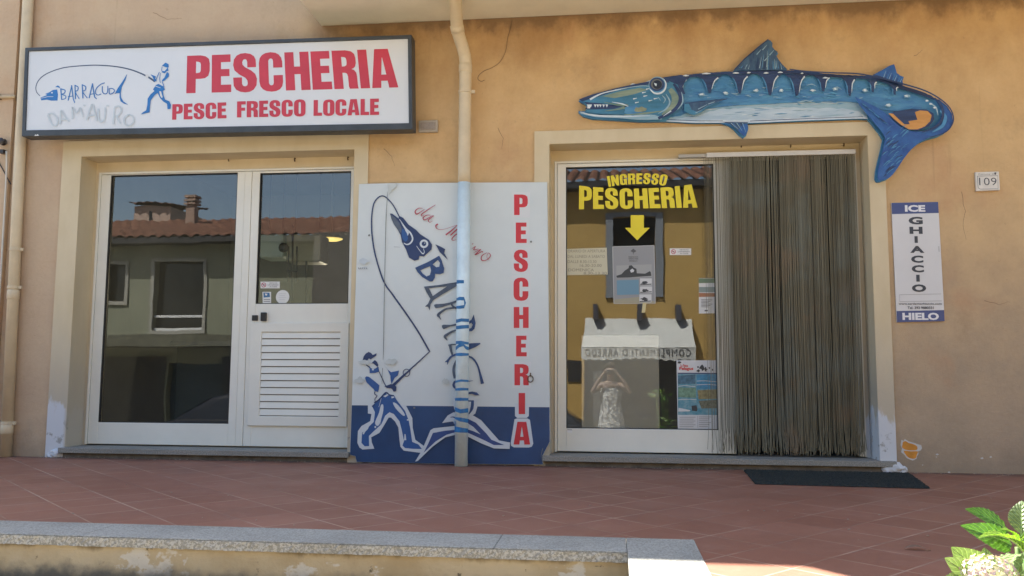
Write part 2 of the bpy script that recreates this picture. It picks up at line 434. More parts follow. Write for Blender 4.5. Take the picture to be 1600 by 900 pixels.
def rot_loop(cx, cz, rx, rz, n=24): return [(cx + rx * math.cos(2 * math.pi * k / n), cz + rz * math.sin(2 * math.pi * k / n)) for k in range(n)]
GL = {
 'P': (.5, [[(0,0),(0,1),(.30,1),(.41,.97),(.48,.90),(.5,.78),(.5,.58),(.47,.45),(.40,.39),(.30,.375),(.2,.375),(.2,0)], [(.2,.84),(.25,.83),(.29,.81),(.305,.76),(.305,.60),(.29,.55),(.25,.535),(.2,.53)]]),
 'E': (.42, [[(0,0),(0,1),(.41,1),(.41,.80),(.2,.80),(.2,.615),(.385,.615),(.385,.425),(.2,.425),(.2,.2),(.42,.2),(.42,0)]]),
 'S': (.52, [[(.5,.64),(.31,.64),(.31,.78),(.295,.84),(.26,.86),(.22,.84),(.20,.78),(.205,.72),(.25,.655),(.40,.55),(.48,.46),(.515,.33),(.50,.16),(.44,.05),(.36,-.005),(.26,-.02),(.15,0),(.06,.06),(.01,.16),(0,.38),(.19,.38),(.19,.21),(.215,.155),(.26,.14),(.30,.16),(.315,.22),(.305,.30),(.26,.37),(.13,.46),(.03,.57),(0,.71),(.02,.86),(.08,.96),(.17,1.01),(.27,1.02),(.38,.995),(.46,.93),(.495,.84),(.5,.72)]]),
 'C': (.52, [[(.51,.61),(.31,.61),(.31,.79),(.295,.84),(.26,.855),(.225,.84),(.205,.79),(.205,.21),(.225,.16),(.26,.145),(.295,.16),(.31,.21),(.31,.41),(.51,.41),(.51,.23),(.49,.12),(.44,.04),(.36,-.005),(.26,-.02),(.15,0),(.07,.05),(.02,.13),(0,.25),(0,.75),(.02,.87),(.07,.95),(.15,1.0),(.26,1.02),(.37,1.0),(.44,.95),(.49,.87),(.51,.76)]]),
 'H': (.53, [[(0,0),(0,1),(.2,1),(.2,.62),(.33,.62),(.33,1),(.53,1),(.53,0),(.33,0),(.33,.42),(.2,.42),(.2,0)]]),
 'R': (.52, [[(0,0),(0,1),(.30,1),(.42,.97),(.49,.90),(.51,.79),(.51,.67),(.49,.58),(.45,.53),(.40,.51),(.46,.48),(.50,.41),(.51,.32),(.51,.06),(.52,0),(.33,0),(.315,.06),(.315,.32),(.30,.39),(.26,.415),(.2,.42),(.2,0)], [(.2,.83),(.26,.825),(.30,.80),(.31,.74),(.31,.67),(.30,.61),(.26,.585),(.2,.58)]]),
 'I': (.2, [[(0,0),(0,1),(.2,1),(.2,0)]]),
 'A': (.56, [[(0,0),(.13,1),(.43,1),(.56,0),(.365,0),(.35,.18),(.21,.18),(.195,0)], [(.225,.34),(.335,.34),(.285,.78),(.275,.78)]]),
 'N': (.54, [[(0,0),(0,1),(.19,1),(.35,.53),(.35,1),(.54,1),(.54,0),(.36,0),(.19,.46),(.19,0)]]),
 'G': (.52, [[(.51,.63),(.31,.63),(.31,.79),(.295,.84),(.26,.855),(.225,.84),(.205,.79),(.205,.21),(.225,.16),(.26,.145),(.295,.16),(.31,.21),(.31,.38),(.27,.38),(.27,.54),(.51,.54),(.51,0),(.39,0),(.375,.07),(.32,0),(.22,-.02),(.12,.01),(.05,.06),(.01,.14),(0,.26),(0,.75),(.02,.87),(.07,.95),(.15,1.0),(.26,1.02),(.37,1.0),(.44,.95),(.49,.87),(.51,.77)]]),
 'O': (.53, [[(.265,-.02),(.15,0),(.07,.05),(.02,.13),(0,.25),(0,.75),(.02,.87),(.07,.95),(.15,1.0),(.265,1.02),(.38,1.0),(.46,.95),(.51,.87),(.53,.75),(.53,.25),(.51,.13),(.46,.05),(.38,0)], [(.265,.14),(.23,.155),(.21,.2),(.21,.8),(.23,.845),(.265,.86),(.30,.845),(.32,.8),(.32,.2),(.30,.155)]]),
 'F': (.40, [[(0,0),(0,1),(.40,1),(.40,.80),(.2,.80),(.2,.60),(.37,.60),(.37,.41),(.2,.41),(.2,0)]]),
 'L': (.40, [[(0,0),(0,1),(.2,1),(.2,.2),(.40,.2),(.40,0)]]),
}
def word(pt, m, text, TL, TR, BL, BR, gap=.055, warp=None):
    tot = sum(GL[c][0] for c in text) + gap * (len(text) - 1)
    x = 0
    for c in text:
        wd, loops = GL[c]
        out = []
        for lp in loops:
            dens = []
            for i, p in enumerate(lp):
                q = lp[(i + 1) % len(lp)]
                k = 4 if warp else 1
                dens += [(p[0] + (q[0] - p[0]) * j / k, p[1] + (q[1] - p[1]) * j / k) for j in range(k)]
            pts = []
            for gx, gz in dens:
                u = (x + gx) / tot; v = 1 - gz
                if warp: u, v = warp(u, v)
                top = (TL[0] + (TR[0] - TL[0]) * u, TL[1] + (TR[1] - TL[1]) * u); bot = (BL[0] + (BR[0] - BL[0]) * u, BL[1] + (BR[1] - BL[1]) * u)
                pts.append((top[0] + (bot[0] - top[0]) * v, top[1] + (bot[1] - top[1]) * v))
            out.append(pts)
        pt.poly(m, out[0], out[1:])
        x += wd + gap
def text_mesh(body, bold=0.0, spacing=1.0):
    cu = bpy.data.curves.new('lettering', 'FONT'); cu.body = body; cu.size = 1; cu.offset = bold; cu.space_character = spacing; cu.resolution_u = 3
    o = bpy.data.objects.new('lettering', cu); C.objects.link(o)
    dg = bpy.context.evaluated_depsgraph_get()
    me = bpy.data.meshes.new_from_object(o.evaluated_get(dg))
    bpy.data.objects.remove(o); bpy.data.curves.remove(cu)
    vs = [tuple(v.co[:2]) for v in me.vertices]; fs = [tuple(p.vertices) for p in me.polygons]
    bpy.data.meshes.remove(me); return vs, fs
def flat_text(mb, body, x0, x1, z0, z1, y, bold=0.0, flip=False, slope=0.0, spacing=1.0):
    vs, fs = text_mesh(body, bold, spacing)
    if not vs: return
    ax = min(v[0] for v in vs); bx = max(v[0] for v in vs); az = min(v[1] for v in vs); bz = max(v[1] for v in vs)
    out = []
    for a, b in vs:
        u = (a - ax) / (bx - ax or 1); v = (b - az) / (bz - az or 1)
        X = x0 + (x1 - x0) * u if not flip else x1 - (x1 - x0) * u
        out.append(mb.bm.verts.new((X, y, z0 + (z1 - z0) * v + slope * (X - x0))))
    for f in fs:
        try: mb.bm.faces.new([out[i] for i in f])
        except ValueError: pass
def px_text(pt, m, body, x0, y0, x1, y1, bold=0.0, spacing=1.0):    # box in photo pixels (x0,y0 top left)
    a = pt.W((x0, y1)); b = pt.W((x1, y1)); t = pt.W((x0, y0))
    d = pt.depth(); flat_text(pt.begin(m), body, a[0], b[0], a[1], t[1], d, bold, slope=(b[1] - a[1]) / (b[0] - a[0]), spacing=spacing); pt.end()

# ================================================================== SETTING
ASPHALT = mat('asphalt', (.33, .30, .255, 1), .9, .25, 3, .5, 120)
PAVE = mat('pavement_concrete', (.42, .385, .32, 1), .9, .2, 2, .3, 60)
GROUND = mat('dry_ground', (.22, .19, .13, 1), .95, .3, .3)

ground = MB().quad((-400, -400, -1.45), (400, -400, -1.45), (400, 400, -1.45), (-400, 400, -1.45))
prop(obj('ground', ground, GROUND), kind='structure')
st = MB()
prof = [(-3.4, -.85), (-5.6, -.86), (-11.0, -1.2), (-11.06, -1.2)]
for (ya, za), (yb, zb) in zip(prof, prof[1:]): st.quad((-60, ya, za), (60, ya, za), (60, yb, zb), (-60, yb, zb))
prop(obj('street', st, ASPHALT), kind='structure')
prop(obj('pavement', MB().box(-60, 60, -12.3, -11.05, -1.4, -1.07), PAVE), kind='structure')
fl = MB()
for pts in ([(-9, -2.684), (.338, -2.684), (.338, .0), (-9, .0)], [(.342 - .004, -3.9), (9, -3.9), (9, 0), (.338, 0)]):
    fl.quad(*[(x, y, 0) for x, y in pts])
bmesh.ops.remove_doubles(fl.bm, verts=fl.bm.verts, dist=.0005)
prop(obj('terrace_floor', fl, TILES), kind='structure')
stp = MB()
stp.box(-9, .05, -3.5, -2.99, -.9, -.175); stp.box(-9, .05, -3.8, -3.503, -.9, -.40); stp.box(-9, .05, -4.1, -3.803, -.9, -.62)
stp.box(.345, 9, -4.2, -3.905, -.9, -.22); stp.box(.345, 9, -4.5, -4.203, -.9, -.44); stp.box(.345, 9, -4.8, -4.503, -.9, -.65)
prop(obj('steps', stp, PAVE), kind='structure')

# ---- low retaining wall of the terrace with granite coping
tw = thing('terrace_wall', (-2, -2.8, -.9), 'low stained beige retaining wall topped with grey granite, edging the tiled terrace', 'wall')
obj('wall_face', MB().box(-9, .06, -2.95, -2.70, -.9, -.032), RENDER, tw)
obj('wall_end', MB().box(.065, .335, -3.88, -2.70, -.9, -.032), RENDER, tw)
# hammered front edge under a smooth top slab, broken into separate slabs
cp = MB()
xs = [-9, -7.4, -5.6, -3.9, -2.2, -.46, .058]
for a, b in zip(xs, xs[1:]): cp.box(a + .0006, b - .0006, -2.962, -2.684, -.030, .006)
cp.box(.0592, .337, -3.9, -2.684, -.030, .006)
co = obj('coping', cp, GRANITE, tw, bevel=.003)
he = MB()
def rough_edge(u, v):
    x = -9 + u * 9.058
    return (x, -2.966 - .006 * random.random(), -.036 + .036 * v + .002 * random.random())
he.grid(700, 3, rough_edge)
obj('coping_edge', he, GRANITE_ROUGH, tw)

# ---- the shop building
XL0, XL1, XR0, XR1 = -4.31, -1.997, -.46, 1.89      # the two openings
ZT = 2.437; ZB = .045
shop = thing('shop_building', (-1, 0, 0), 'ochre plastered shop front with cream door surrounds, under a balcony', 'building')
wl = MB()
hole = lambda a, b, lo=ZB: [(a, lo), (a, ZT + .004), (b, ZT + .004), (b, lo)]
wl.prism([[(-4.93, -.02), (7, -.02), (7, 5.9), (-4.93, 5.9)], hole(XL0 - .004, XL1 + .004), hole(XR0 - .004, XR1 + .004)], 0, .24)
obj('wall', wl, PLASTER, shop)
# the neighbouring bay, left of the rainwater pipe, stands 3 cm further forward
nb = MB().box(-9, -4.935, -.03, .24, -.02, 5.9)
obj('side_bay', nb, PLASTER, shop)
def surround(x0, x1, o0, o1, top, name='door_surround'):
    m = MB()
    t = -.014
    # flat band round the opening
    m.prism([[(o0, .0), (o0, top), (o1, top), (o1, .0), (x1, .0), (x1, ZT), (x0, ZT), (x0, .0)]], t, .012)
    # painted reveal: two cheeks and the lintel soffit
    m.box(x0 - .003, x0 + .002, t + .001, .20, .078, ZT); m.box(x1 - .002, x1 + .003, t + .001, .20, .078, ZT)
    m.box(x0 + .002, x1 - .002, t + .001, .20, ZT - .002, ZT + .003)
    m.box(x0 + .002, x1 - .002, .20, .235, 2.352, ZT - .002)                    # band above the frame
    m.box(x0 + .002, x0 + .028, .20, .235, .078, 2.352); m.box(x1 - .028, x1 - .002, .20, .235, .078, 2.352)
    return obj(name, m, CREAM, shop)
surround(XL0, XL1, -4.475, -1.885, 2.567)
surround(XR0, XR1, -.572, 2.003, 2.538)
for a, b in ((XL0 - .03, XL1 + .02), (XR0 - .045, XR1 + .10)):
    obj('threshold', MB().box(a, b, -.055, .33, .038, .078), GRANITE_DARK, shop, bevel=.003)
    obj('threshold_base', MB().box(a + .02, b - .02, -.018, .30, -.01, .037), mat('dark_base', (.16, .14, .12, 1), .95, .4, 12), shop)  # recessed base, darker than the slab above it
# balcony slab over the right two thirds, added block above its right part
obj('balcony', MB().box(-2.30, 7, -1.0, -.001, 3.462, 3.90), SOFFIT, shop, bevel=.004)
obj('shadow_block', MB().box(-.98, 7, -1.0, -.001, 3.903, 6.2), PLASTER, shop)  # unseen mass added so the shadow edge on the ground bends outward
obj('roof', MB().box(-9.2, 7.2, -.05, 6, 5.903, 6.1), mat('roof_deck', (.3, .14, .09, 1), .9, .2, 4), shop)
inner = mat('shop_inside', (.16, .165, .16, 1), .8, .12, 2)
room = MB()
room.box(-5.0, 3.0, 4.2, 4.3, 0, 3.0); room.box(-5.1, -5.0, .245, 4.3, 0, 3.0); room.box(3.0, 3.1, .245, 4.3, 0, 3.0); room.box(-1.3, -1.2, .245, 4.2, 0, 2.9)
obj('inside_wall', room, inner, shop)
obj('inside_floor', MB().box(-5, 3, .335, 4.2, -.05, .04), mat('shop_floor', (.12, .12, .115, 1), .4, .1, 3), shop)
obj('inside_ceiling', MB().box(-5.1, 3.1, .245, 4.3, 3.0, 3.1), inner, shop)
# rusty hooks left in the lintels
for px, py in ((358, 250), (461, 250), (544, 248), (1158, 228), (1235, 228), (1318, 226)):
    x, z = P(px, py, .195)
    obj('hook', MB().tube([(x, .20, z + .012), (x, .185, z + .012), (x, .18, z), (x, .186, z - .012), (x, .194, z - .008)], .005, 6), RUST, shop, smooth=True)
# peeled plaster patch beside the right door, orange undercoat with a white rim; small chips
pp = Paint(0.0)
def blob(cx, cy, rx, ry, n=22, jag=.2, seed=1):
    rr = random.Random(seed)
    return [(cx + rx * math.cos(2 * math.pi * k / n) * (1 + rr.uniform(-jag, jag)), cy + ry * math.sin(2 * math.pi * k / n) * (1 + rr.uniform(-jag, jag))) for k in range(n)]
CHIP = mat('bare_white_filler', (.58, .57, .55, 1), .9, .1, 30); UNDER = mat('orange_undercoat', (.62, .27, .045, 1), .9, .18, 25)
pp.frame(1330, 560, 4.285)
pp.poly(CHIP, [(336, 545), (352, 552), (358, 540), (372, 548), (385, 556), (402, 560), (420, 566), (445, 575), (468, 580), (474, 600), (466, 615), (448, 622), (450, 640), (440, 655), (436, 672), (412, 684), (392, 676), (372, 668), (356, 645), (334, 628), (340, 604), (331, 580)])
pp.poly(UNDER, [(346, 560), (366, 554), (384, 566), (410, 572), (436, 584), (444, 600), (436, 614), (400, 616), (365, 612), (340, 596), (343, 576)], sm=2)
pp.poly(UNDER, [(352, 618), (400, 622), (446, 622), (440, 644), (432, 668), (408, 672), (380, 662), (362, 640)], sm=2)
for x, y, r, sd in ((577, 643, 9, 3), (478, 714, 5, 4), (655, 762, 8, 5), (570, 660, 4, 6)): pp.poly(CHIP, blob(x, y, r, r * .55, 12, .35, sd))
pp.frame(0, 0, 1)
for x, y, r, sd in ((745, 18, 3, 9), (1534, 716, 2.4, 11), (1548, 714, 2, 12)): pp.poly(CHIP, blob(x, y, r, r * .6, 10, .3, sd))
pp.build('paint_chip', shop)
# broken plaster foot of the right surround
ft = MB()
bx, bz = 1.985, .0
ft.bm.verts.ensure_lookup_table()
for dx, dy, dz, r in ((0, -.03, .03, .05), (.05, -.02, .015, .035), (-.05, -.03, .02, .04)):
    bmesh.ops.create_icosphere(ft.bm, subdivisions=2, radius=r, matrix=Matrix.Translation((bx + dx, dy, bz + dz)) @ Matrix.Diagonal((1.1, .6, .9, 1)))
rr = random.Random(2)
for v in ft.bm.verts: v.co += Vector((rr.uniform(-1, 1), rr.uniform(-1, 1), rr.uniform(-1, 1))) * .006
obj('plaster_rubble', ft, CREAM, shop)
ft = MB()
for dx, dz, r in ((0, .03, .045), (-.04, .015, .035)):
    bmesh.ops.create_icosphere(ft.bm, subdivisions=2, radius=r, matrix=Matrix.Translation((-4.38 + dx, -.015, dz)) @ Matrix.Diagonal((1.1, .6, .9, 1)))
for v in ft.bm.verts: v.co += Vector((rr.uniform(-1, 1), rr.uniform(-1, 1), rr.uniform(-1, 1))) * .006
obj('plaster_rubble', ft, CREAM, shop)
# hairline cracks in the plaster (painted hair width grooves)
CRACK = mat('crack_dirt', (.20, .125, .07, 1), .95)
ck = Paint(0.0)
rr = random.Random(5)
for pts in ([(755, 30), (750, 42), (744, 46)], [(1502, 300), (1508, 330), (1504, 352), (1512, 380)], [(1538, 470), (1560, 476), (1584, 470)], [(600, 232), (612, 244), (618, 262)], [(778, 200), (786, 216), (784, 236)], [(240, 20), (262, 30), (290, 28)], [(1428, 88), (1436, 83), (1442, 76)]):
    q = []
    for a, b in zip(pts, pts[1:]):
        for j in range(5):
            t = j / 5; q.append((a[0] + (b[0] - a[0]) * t + rr.uniform(-.8, .8), a[1] + (b[1] - a[1]) * t + rr.uniform(-.8, .8)))
    ck.line(CRACK, q, .7, .25, curve=False)
ck.build('crack', shop)

# ---- houses across the street, seen as mirror images in the shop glass
def roof_tiles(mb, x0, x1, y0, z0, y1, z1, period=.27, amp=.085):
    n = int((x1 - x0) / period * 6)
    rows = 10
    def f(u, v):
        x = x0 + (x1 - x0) * u
        k = v * rows; st = (k - math.floor(k)) * .03 if v < 1 else 0
        return (x, y0 + (y1 - y0) * v, z0 + (z1 - z0) * v + amp * abs(math.sin(math.pi * x / period)) - st)
    mb.grid(n, rows * 3, f)
g = NG('old_roof_tiles')
col_ = g.math('ABSOLUTE', g.math('SINE', g.math('MULTIPLY', g.x, math.pi / .27)))
row_ = g.math('FRACT', g.math('MULTIPLY', g.y, 2.4))
c = g.mix(g.ramp(g.noise(6, (1, .4, 1), 6), .3, .7), (.13, .058, .036, 1), (.23, .115, .072, 1))
c = g.mix(g.ramp(col_, .62, .25), c, (.035, .024, .018, 1))
c = g.mix(g.math('MULTIPLY', g.ramp(row_, .16, .02), .8), c, (.04, .028, .02, 1))
ROOF = g.done(c, .9, .2)
YF = -12.0
GREEN = mat('pale_green_render', (.235, .245, .17, 1), .9, .12, 1.2)
OCHRE2 = mat('far_ochre_render', (.47, .31, .10, 1), .9, .10, 1.2)
DARKGL = mat('dark_window_glass', (.01, .012, .014, 1), .1)
GREYWOOD = mat('grey_window_frame', (.20, .22, .24, 1), .6)
SHOPDARK = mat('dark_shop_opening', (.03, .03, .03, 1), .6)
gx = -2.15                                            # where the two houses meet
h = thing('low_house', (-9, YF, -1.1), 'pale green two storey house with old tiled roof and chimney, mirrored in the left door', 'house')
zE = REF(255, 372, YF + .42)[1]
m = MB()
w1 = [REF(165, 412, YF), REF(196, 472, YF)]; w2 = [REF(242, 408, YF), REF(317, 518, YF)]
holes = [[(a[0], a[1]), (b[0], a[1]), (b[0], b[1]), (a[0], b[1])] for a, b in (w1, w2)]
dr = [REF(262, 568, YF), REF(345, 668, YF)]; holes.append([(dr[0][0], dr[0][1]), (dr[1][0], dr[0][1]), (dr[1][0], -1.05), (dr[0][0], -1.05)])
m.prism([[(-24, -1.1), (gx - .01, -1.1), (gx - .01, zE + .10), (-24, zE + .10)]] + holes, YF, -.3)
obj('wall', m, GREEN, h)
obj('shaded_ground_wall', MB().box(-24, REF(262, 568, YF)[0] - .05, YF + .004, YF + .02, -1.1, 1.0).box(REF(345, 568, YF)[0] + .05, gx - .02, YF + .004, YF + .02, -1.1, 1.0), mat('ground_shade_paint', (.055, .055, .05, 1), .9, .2, 3), h)  # dark wall layer, the shade below the ledge put into its colour
for a, b in (w1, w2):
    fr = MB(); x0, x1 = sorted((a[0], b[0])); z0, z1 = sorted((a[1], b[1]))
    for bx_ in ((x0 - .06, x0 + .02, z0 - .06, z1 + .06), (x1 - .02, x1 + .06, z0 - .06, z1 + .06), (x0 + .02, x1 - .02, z1 - .02, z1 + .06), (x0 + .02, x1 - .02, z0 - .06, z0 + .02)):
        fr.box(bx_[0], bx_[1], YF, YF + .04, bx_[2], bx_[3])
    wf = obj('window', fr, mat('window_trim', (.33, .32, .27, 1), .7), h)
    obj('pane', MB().box(x0, x1, YF - .25, YF - .2, z0, z1), DARKGL, wf)
x0, x1 = w2[0][0], w2[1][0]; zr = REF(290, 494, YF)[1]
obj('railing', MB().box(x0 + .03, x1 - .03, YF - .1, YF - .05, zr - .03, zr + .03).box(x0 + .03, x1 - .03, YF - .1, YF - .05, w2[1][1] + .02, w2[1][1] + .08), mat('white_rail', (.7, .7, .68, 1), .5), h)
obj('door', MB().box(dr[0][0], dr[1][0], YF - .25, YF - .2, -1.05, dr[0][1]), mat('teal_shutter', (.02, .045, .055, 1), .6), h)
zl = REF(255, 541, YF + 1.15)[1]; zl2 = REF(255, 523, YF + 1.15)[1]
obj('ledge', MB().box(-24, gx - .02, YF + .002, YF + 1.15, zl, zl2), mat('mossy_ledge', (.11, .11, .075, 1), .9, .5, 6), h)
obj('ground_floor_panel', MB().box(-24, gx - .02, YF - .32, YF - .305, -1.1, zl), SHOPDARK, h)
r_ = MB(); roof_tiles(r_, -24, gx, YF + .42, zE, YF - 4.2, zE + 1.25)
rf = obj('roof', r_, ROOF, h)
obj('eaves', MB().box(-24, gx, YF + .003, YF + .405, zE - .10, zE + .03), SHOPDARK, h)
ex = REF(489, 430, YF + .5)[0]
obj('lean_to', MB().box(ex, gx, YF + .021, YF + .5, -1.1, REF(520, 362, YF + .5)[1]), mat('grey_brown_render', (.105, .098, .085, 1), .9, .2, 3), h)
cx, _ = REF(300, 340, YF - 3); cz = REF(300, 350, YF - 3)[1]; ct = REF(300, 322, YF - 3)[1]; cc = REF(300, 306, YF - 3)[1]
ch = MB().box(cx - .125, cx + .125, YF - 3.12, YF - 2.88, cz - .4, ct)
for k in range(3): z = ct + .04 + k * (cc - ct) / 3; ch.box(cx - .17, cx + .17, YF - 3.17, YF - 2.83, z, z + (cc - ct) / 5); ch.box(cx - .10, cx + .10, YF - 3.1, YF - 2.9, z - .05, z)
obj('chimney', ch, mat('chimney_brick', (.36, .25, .19, 1), .9, .2, 8), rf)
px0 = REF(209, 352, YF - 4.5); px1 = REF(266, 322, YF - 4.5)
ph = MB().box(px0[0], px1[0], YF - 6.5, YF - 4.5, px0[1] - .6, px1[1]); obj('roof_room', ph, mat('pink_render', (.50, .36, .28, 1), .9, .1, 3), h)
obj('roof_room_window', MB().box(px0[0] + .5, px1[0] - .55, YF - 4.5 + .003, YF - 4.48, px0[1] - .2, px1[1] - .15), DARKGL, h)
r_ = MB(); roof_tiles(r_, px0[0] - .10, px1[0] + .12, YF - 4.35, px1[1] + .02, YF - 6.7, px1[1] + .30); obj('roof_room_roof', r_, ROOF, h)

h = thing('corner_shop_house', (2, YF, -1.1), 'ochre house with white shop awning and tiled eaves, mirrored in the right window', 'house')
zE = REF(1000, 284, YF + .40)[1]
m = MB()
w1 = [REF(958, 340, YF), REF(1025, 458, YF)]
shopx = [REF(912, 560, YF)[0], REF(1086, 560, YF)[0]]; zs = REF(1000, 545, YF)[1]
mb_ = [REF(890, 568, YF), REF(903, 592, YF)]
m.prism([[(gx, -1.1), (12, -1.1), (12, zE + .10), (gx, zE + .10)], [(w1[0][0], w1[0][1]), (w1[1][0], w1[0][1]), (w1[1][0], w1[1][1]), (w1[0][0], w1[1][1])], [(shopx[0], zs), (shopx[1], zs), (shopx[1], -1.05), (shopx[0], -1.05)]], YF, -.3)
obj('wall', m, OCHRE2, h)
x0, x1, z1, z0 = w1[0][0], w1[1][0], w1[0][1], w1[1][1]
fr = MB().box(x0 - .17, x0, YF + .002, YF + .05, z0 - .10, z1 + .10).box(x1, x1 + .17, YF + .002, YF + .05, z0 - .10, z1 + .10).box(x0, x1, YF + .002, YF + .05, z1, z1 + .10).box(x0, x1, YF + .002, YF + .05, z0 - .10, z0)
wf = obj('window', fr, GREYWOOD, h); obj('pane', MB().box(x0, x1, YF - .2, YF - .15, z0, z1), DARKGL, wf)
obj('shop_opening', MB().box(shopx[0], shopx[1], YF - .29, YF - .25, -1.05, zs), mat('grey_shop_interior', (.10, .10, .10, 1), .7, .3, 2), h)
obj('meter_box', MB().box(mb_[0][0] - .06, mb_[1][0] + .06, YF + .002, YF + .03, mb_[1][1] - .06, mb_[0][1] + .06).box(mb_[0][0], mb_[1][0], YF + .0305, YF + .04, mb_[1][1], mb_[0][1]), SHOPDARK, h)
r_ = MB(); roof_tiles(r_, gx - .1, 12, YF + .40, zE, YF - 4, zE + 1.3); obj('roof', r_, ROOF, h)
obj('eaves', MB().box(gx - .1, 12, YF + .003, YF + .385, zE - .10, zE + .03), SHOPDARK, h)
for px in (931, 1000, 1060):
    t = REF(px - 4, 475, YF + .3); b = REF(px + 4, 500, YF + .3)
    obj('bracket', MB().box(min(t[0], b[0]), max(t[0], b[0]), YF + .003, YF + .42, b[1], t[1]), mat('dark_bracket', (.06, .06, .07, 1), .7), h)
# awning with its lettered valance
aw = thing('shop_awning', (1, YF, .8), 'white shop awning with black lettering on its scalloped valance, mirrored in the right window', 'awning')
YA = YF + 1.0
tl = REF(914, 498, YF); tr = REF(1082, 502, YF); bl = REF(908, 543, YA); br = REF(1086, 543, YA)
AWN = mat('white_awning_cloth', (.50, .51, .48, 1), .9, .08, 3)
m = MB().grid(12, 6, lambda u, v: ((tl[0] + (tr[0] - tl[0]) * u) * (1 - v) + (bl[0] + (br[0] - bl[0]) * u) * v, YF + .01 + (YA - YF) * v, tl[1] + (bl[1] - tl[1]) * v - .05 * math.sin(math.pi * v)))
obj('cloth', m, AWN, aw, smooth=True)
vz = REF(1000, 560, YA)[1]
m = MB().grid(60, 3, lambda u, v: (bl[0] + (br[0] - bl[0]) * u, YA + .004 * math.sin(u * 40), bl[1] + (vz - bl[1]) * v - (v == 1) * .035 * abs(math.sin(u * 40))))
obj('valance', m, AWN, aw, smooth=True)
m = MB(); flat_text(m, "COMPLEMENTI D'ARREDO", bl[0] + .08, br[0] - .10, vz + .045, bl[1] - .03, YA + .009, .0, flip=True, spacing=1.25)
obj('lettering', m, mat('valance_ink', (.02, .02, .02, 1), .8), aw)

# ---- parked cars by the far pavement
def make_car(x, y, zg, body_col, label, name='parked_car'):
    t = thing(name, (x, y, zg), label, 'car', 'cars parked across the street')
    L = 4.0; W = 1.66; x0 = x - L / 2
    paint = body_col
    def sec(pts, hw): return [[(x0 + a, hw(b) * s, zg + b) for a, b in pts] for s in (-1, 1)]
    low = [(0.02, .30), (0, .62), (.15, .78), (1.05, .93), (2.9, .97), (3.85, .92), (4.0, .70), (3.97, .30)]
    cab = [(.95, .90), (1.70, 1.36), (2.1, 1.44), (3.0, 1.42), (3.55, 1.15), (3.85, .90)]
    def loft(pts, w_bot, w_top, zb, zt):
        m = MB(); rows = []
        for k, fy in enumerate((-1, -.93, .93, 1)):
            ring = []
            for a, b in pts:
                f = (b - zb) / (zt - zb); hw = (w_bot + (w_top - w_bot) * f) / 2
                inset = .04 if k in (0, 3) else 0
                cx_ = 2.0; ring.append(m.bm.verts.new((x0 + cx_ + (a - cx_) * (1 - inset * .4), y + hw * fy, zg + b - inset * (b - zb) * .3)))
            rows.append(ring)
        for A, B in zip(rows, rows[1:]):
            n = len(A)
            for i in range(n): m.bm.faces.new((A[i], A[(i + 1) % n], B[(i + 1) % n], B[i]))
        m.bm.faces.new(rows[0]); m.bm.faces.new(list(reversed(rows[-1])))
        return m
    obj('body', loft(low, W, W * .96, .3, 1), paint, t, bevel=.04, smooth=True)
    obj('cabin', loft(cab, W * .96, W * .74, .9, 1.44), paint, t, bevel=.04, smooth=True)
    for s in (-1, 1):
        m = MB()
        for wpts in ([(1.32, .97), (1.74, 1.30), (2.2, 1.36), (2.2, .99)], [(2.28, .99), (2.28, 1.36), (2.95, 1.34), (3.35, 1.12), (3.4, .99)]):
            m.bm.faces.new([m.bm.verts.new((x0 + a, y + s * (.002 + (W * .96 + (W * .74 - W * .96) * (b - .9) / .54) / 2), zg + b)) for a, b in wpts])
        obj('side_window', m, DARKGL, t)
        for wx in (.78, 3.2):
            wh = obj('wheel', MB().lathe((x0 + wx, y + s * (W / 2 - .10) - .09, zg + .31), [(.20, 0), (.30, .01), (.31, .05), (.31, .13), (.30, .17), (.20, .18)], 20, 'Y'), BLACK, t)
            obj('rim', MB().lathe((x0 + wx, y + s * (W / 2 - .10) - .095, zg + .31), [(.05, -.002), (.19, 0), (.19, .19), (.05, .192)], 12, 'Y'), mat('alloy', (.5, .5, .5, 1), .3, metallic=.8), wh)
        obj('headlight', MB().lathe((x0 + .03, y + s * .6, zg + .68), [(.02, -.02), (.09, 0), (.07, .05)], 12, 'X'), mat('lamp_glass', (.6, .6, .6, 1), .1), t)
    m = MB(); m.quad(*[(x0 + a, y + q, zg + b) for a, b, q in ((1.02, .945, -.70), (1.66, 1.345, -.58), (1.66, 1.345, .58), (1.02, .945, .70))])
    for v in m.bm.verts: v.co += Vector((-.015, 0, .012))
    obj('windscreen', m, DARKGL, t)
    return t
YC = -9.9; ZC = -1.2
a = REF(232, 640, YC)[0]
make_car(a + 2.0, YC, ZC, mat('black_car_paint', (.012, .013, .015, 1), .12), 'dark car with the bright roof glint, mirrored low in the left door')
b = REF(912, 640, YC)[0]
make_car(b - 1.9, YC, ZC, mat('grey_car_paint', (.06, .065, .07, 1), .15), 'dark grey car mirrored in the lower corner of the right window')

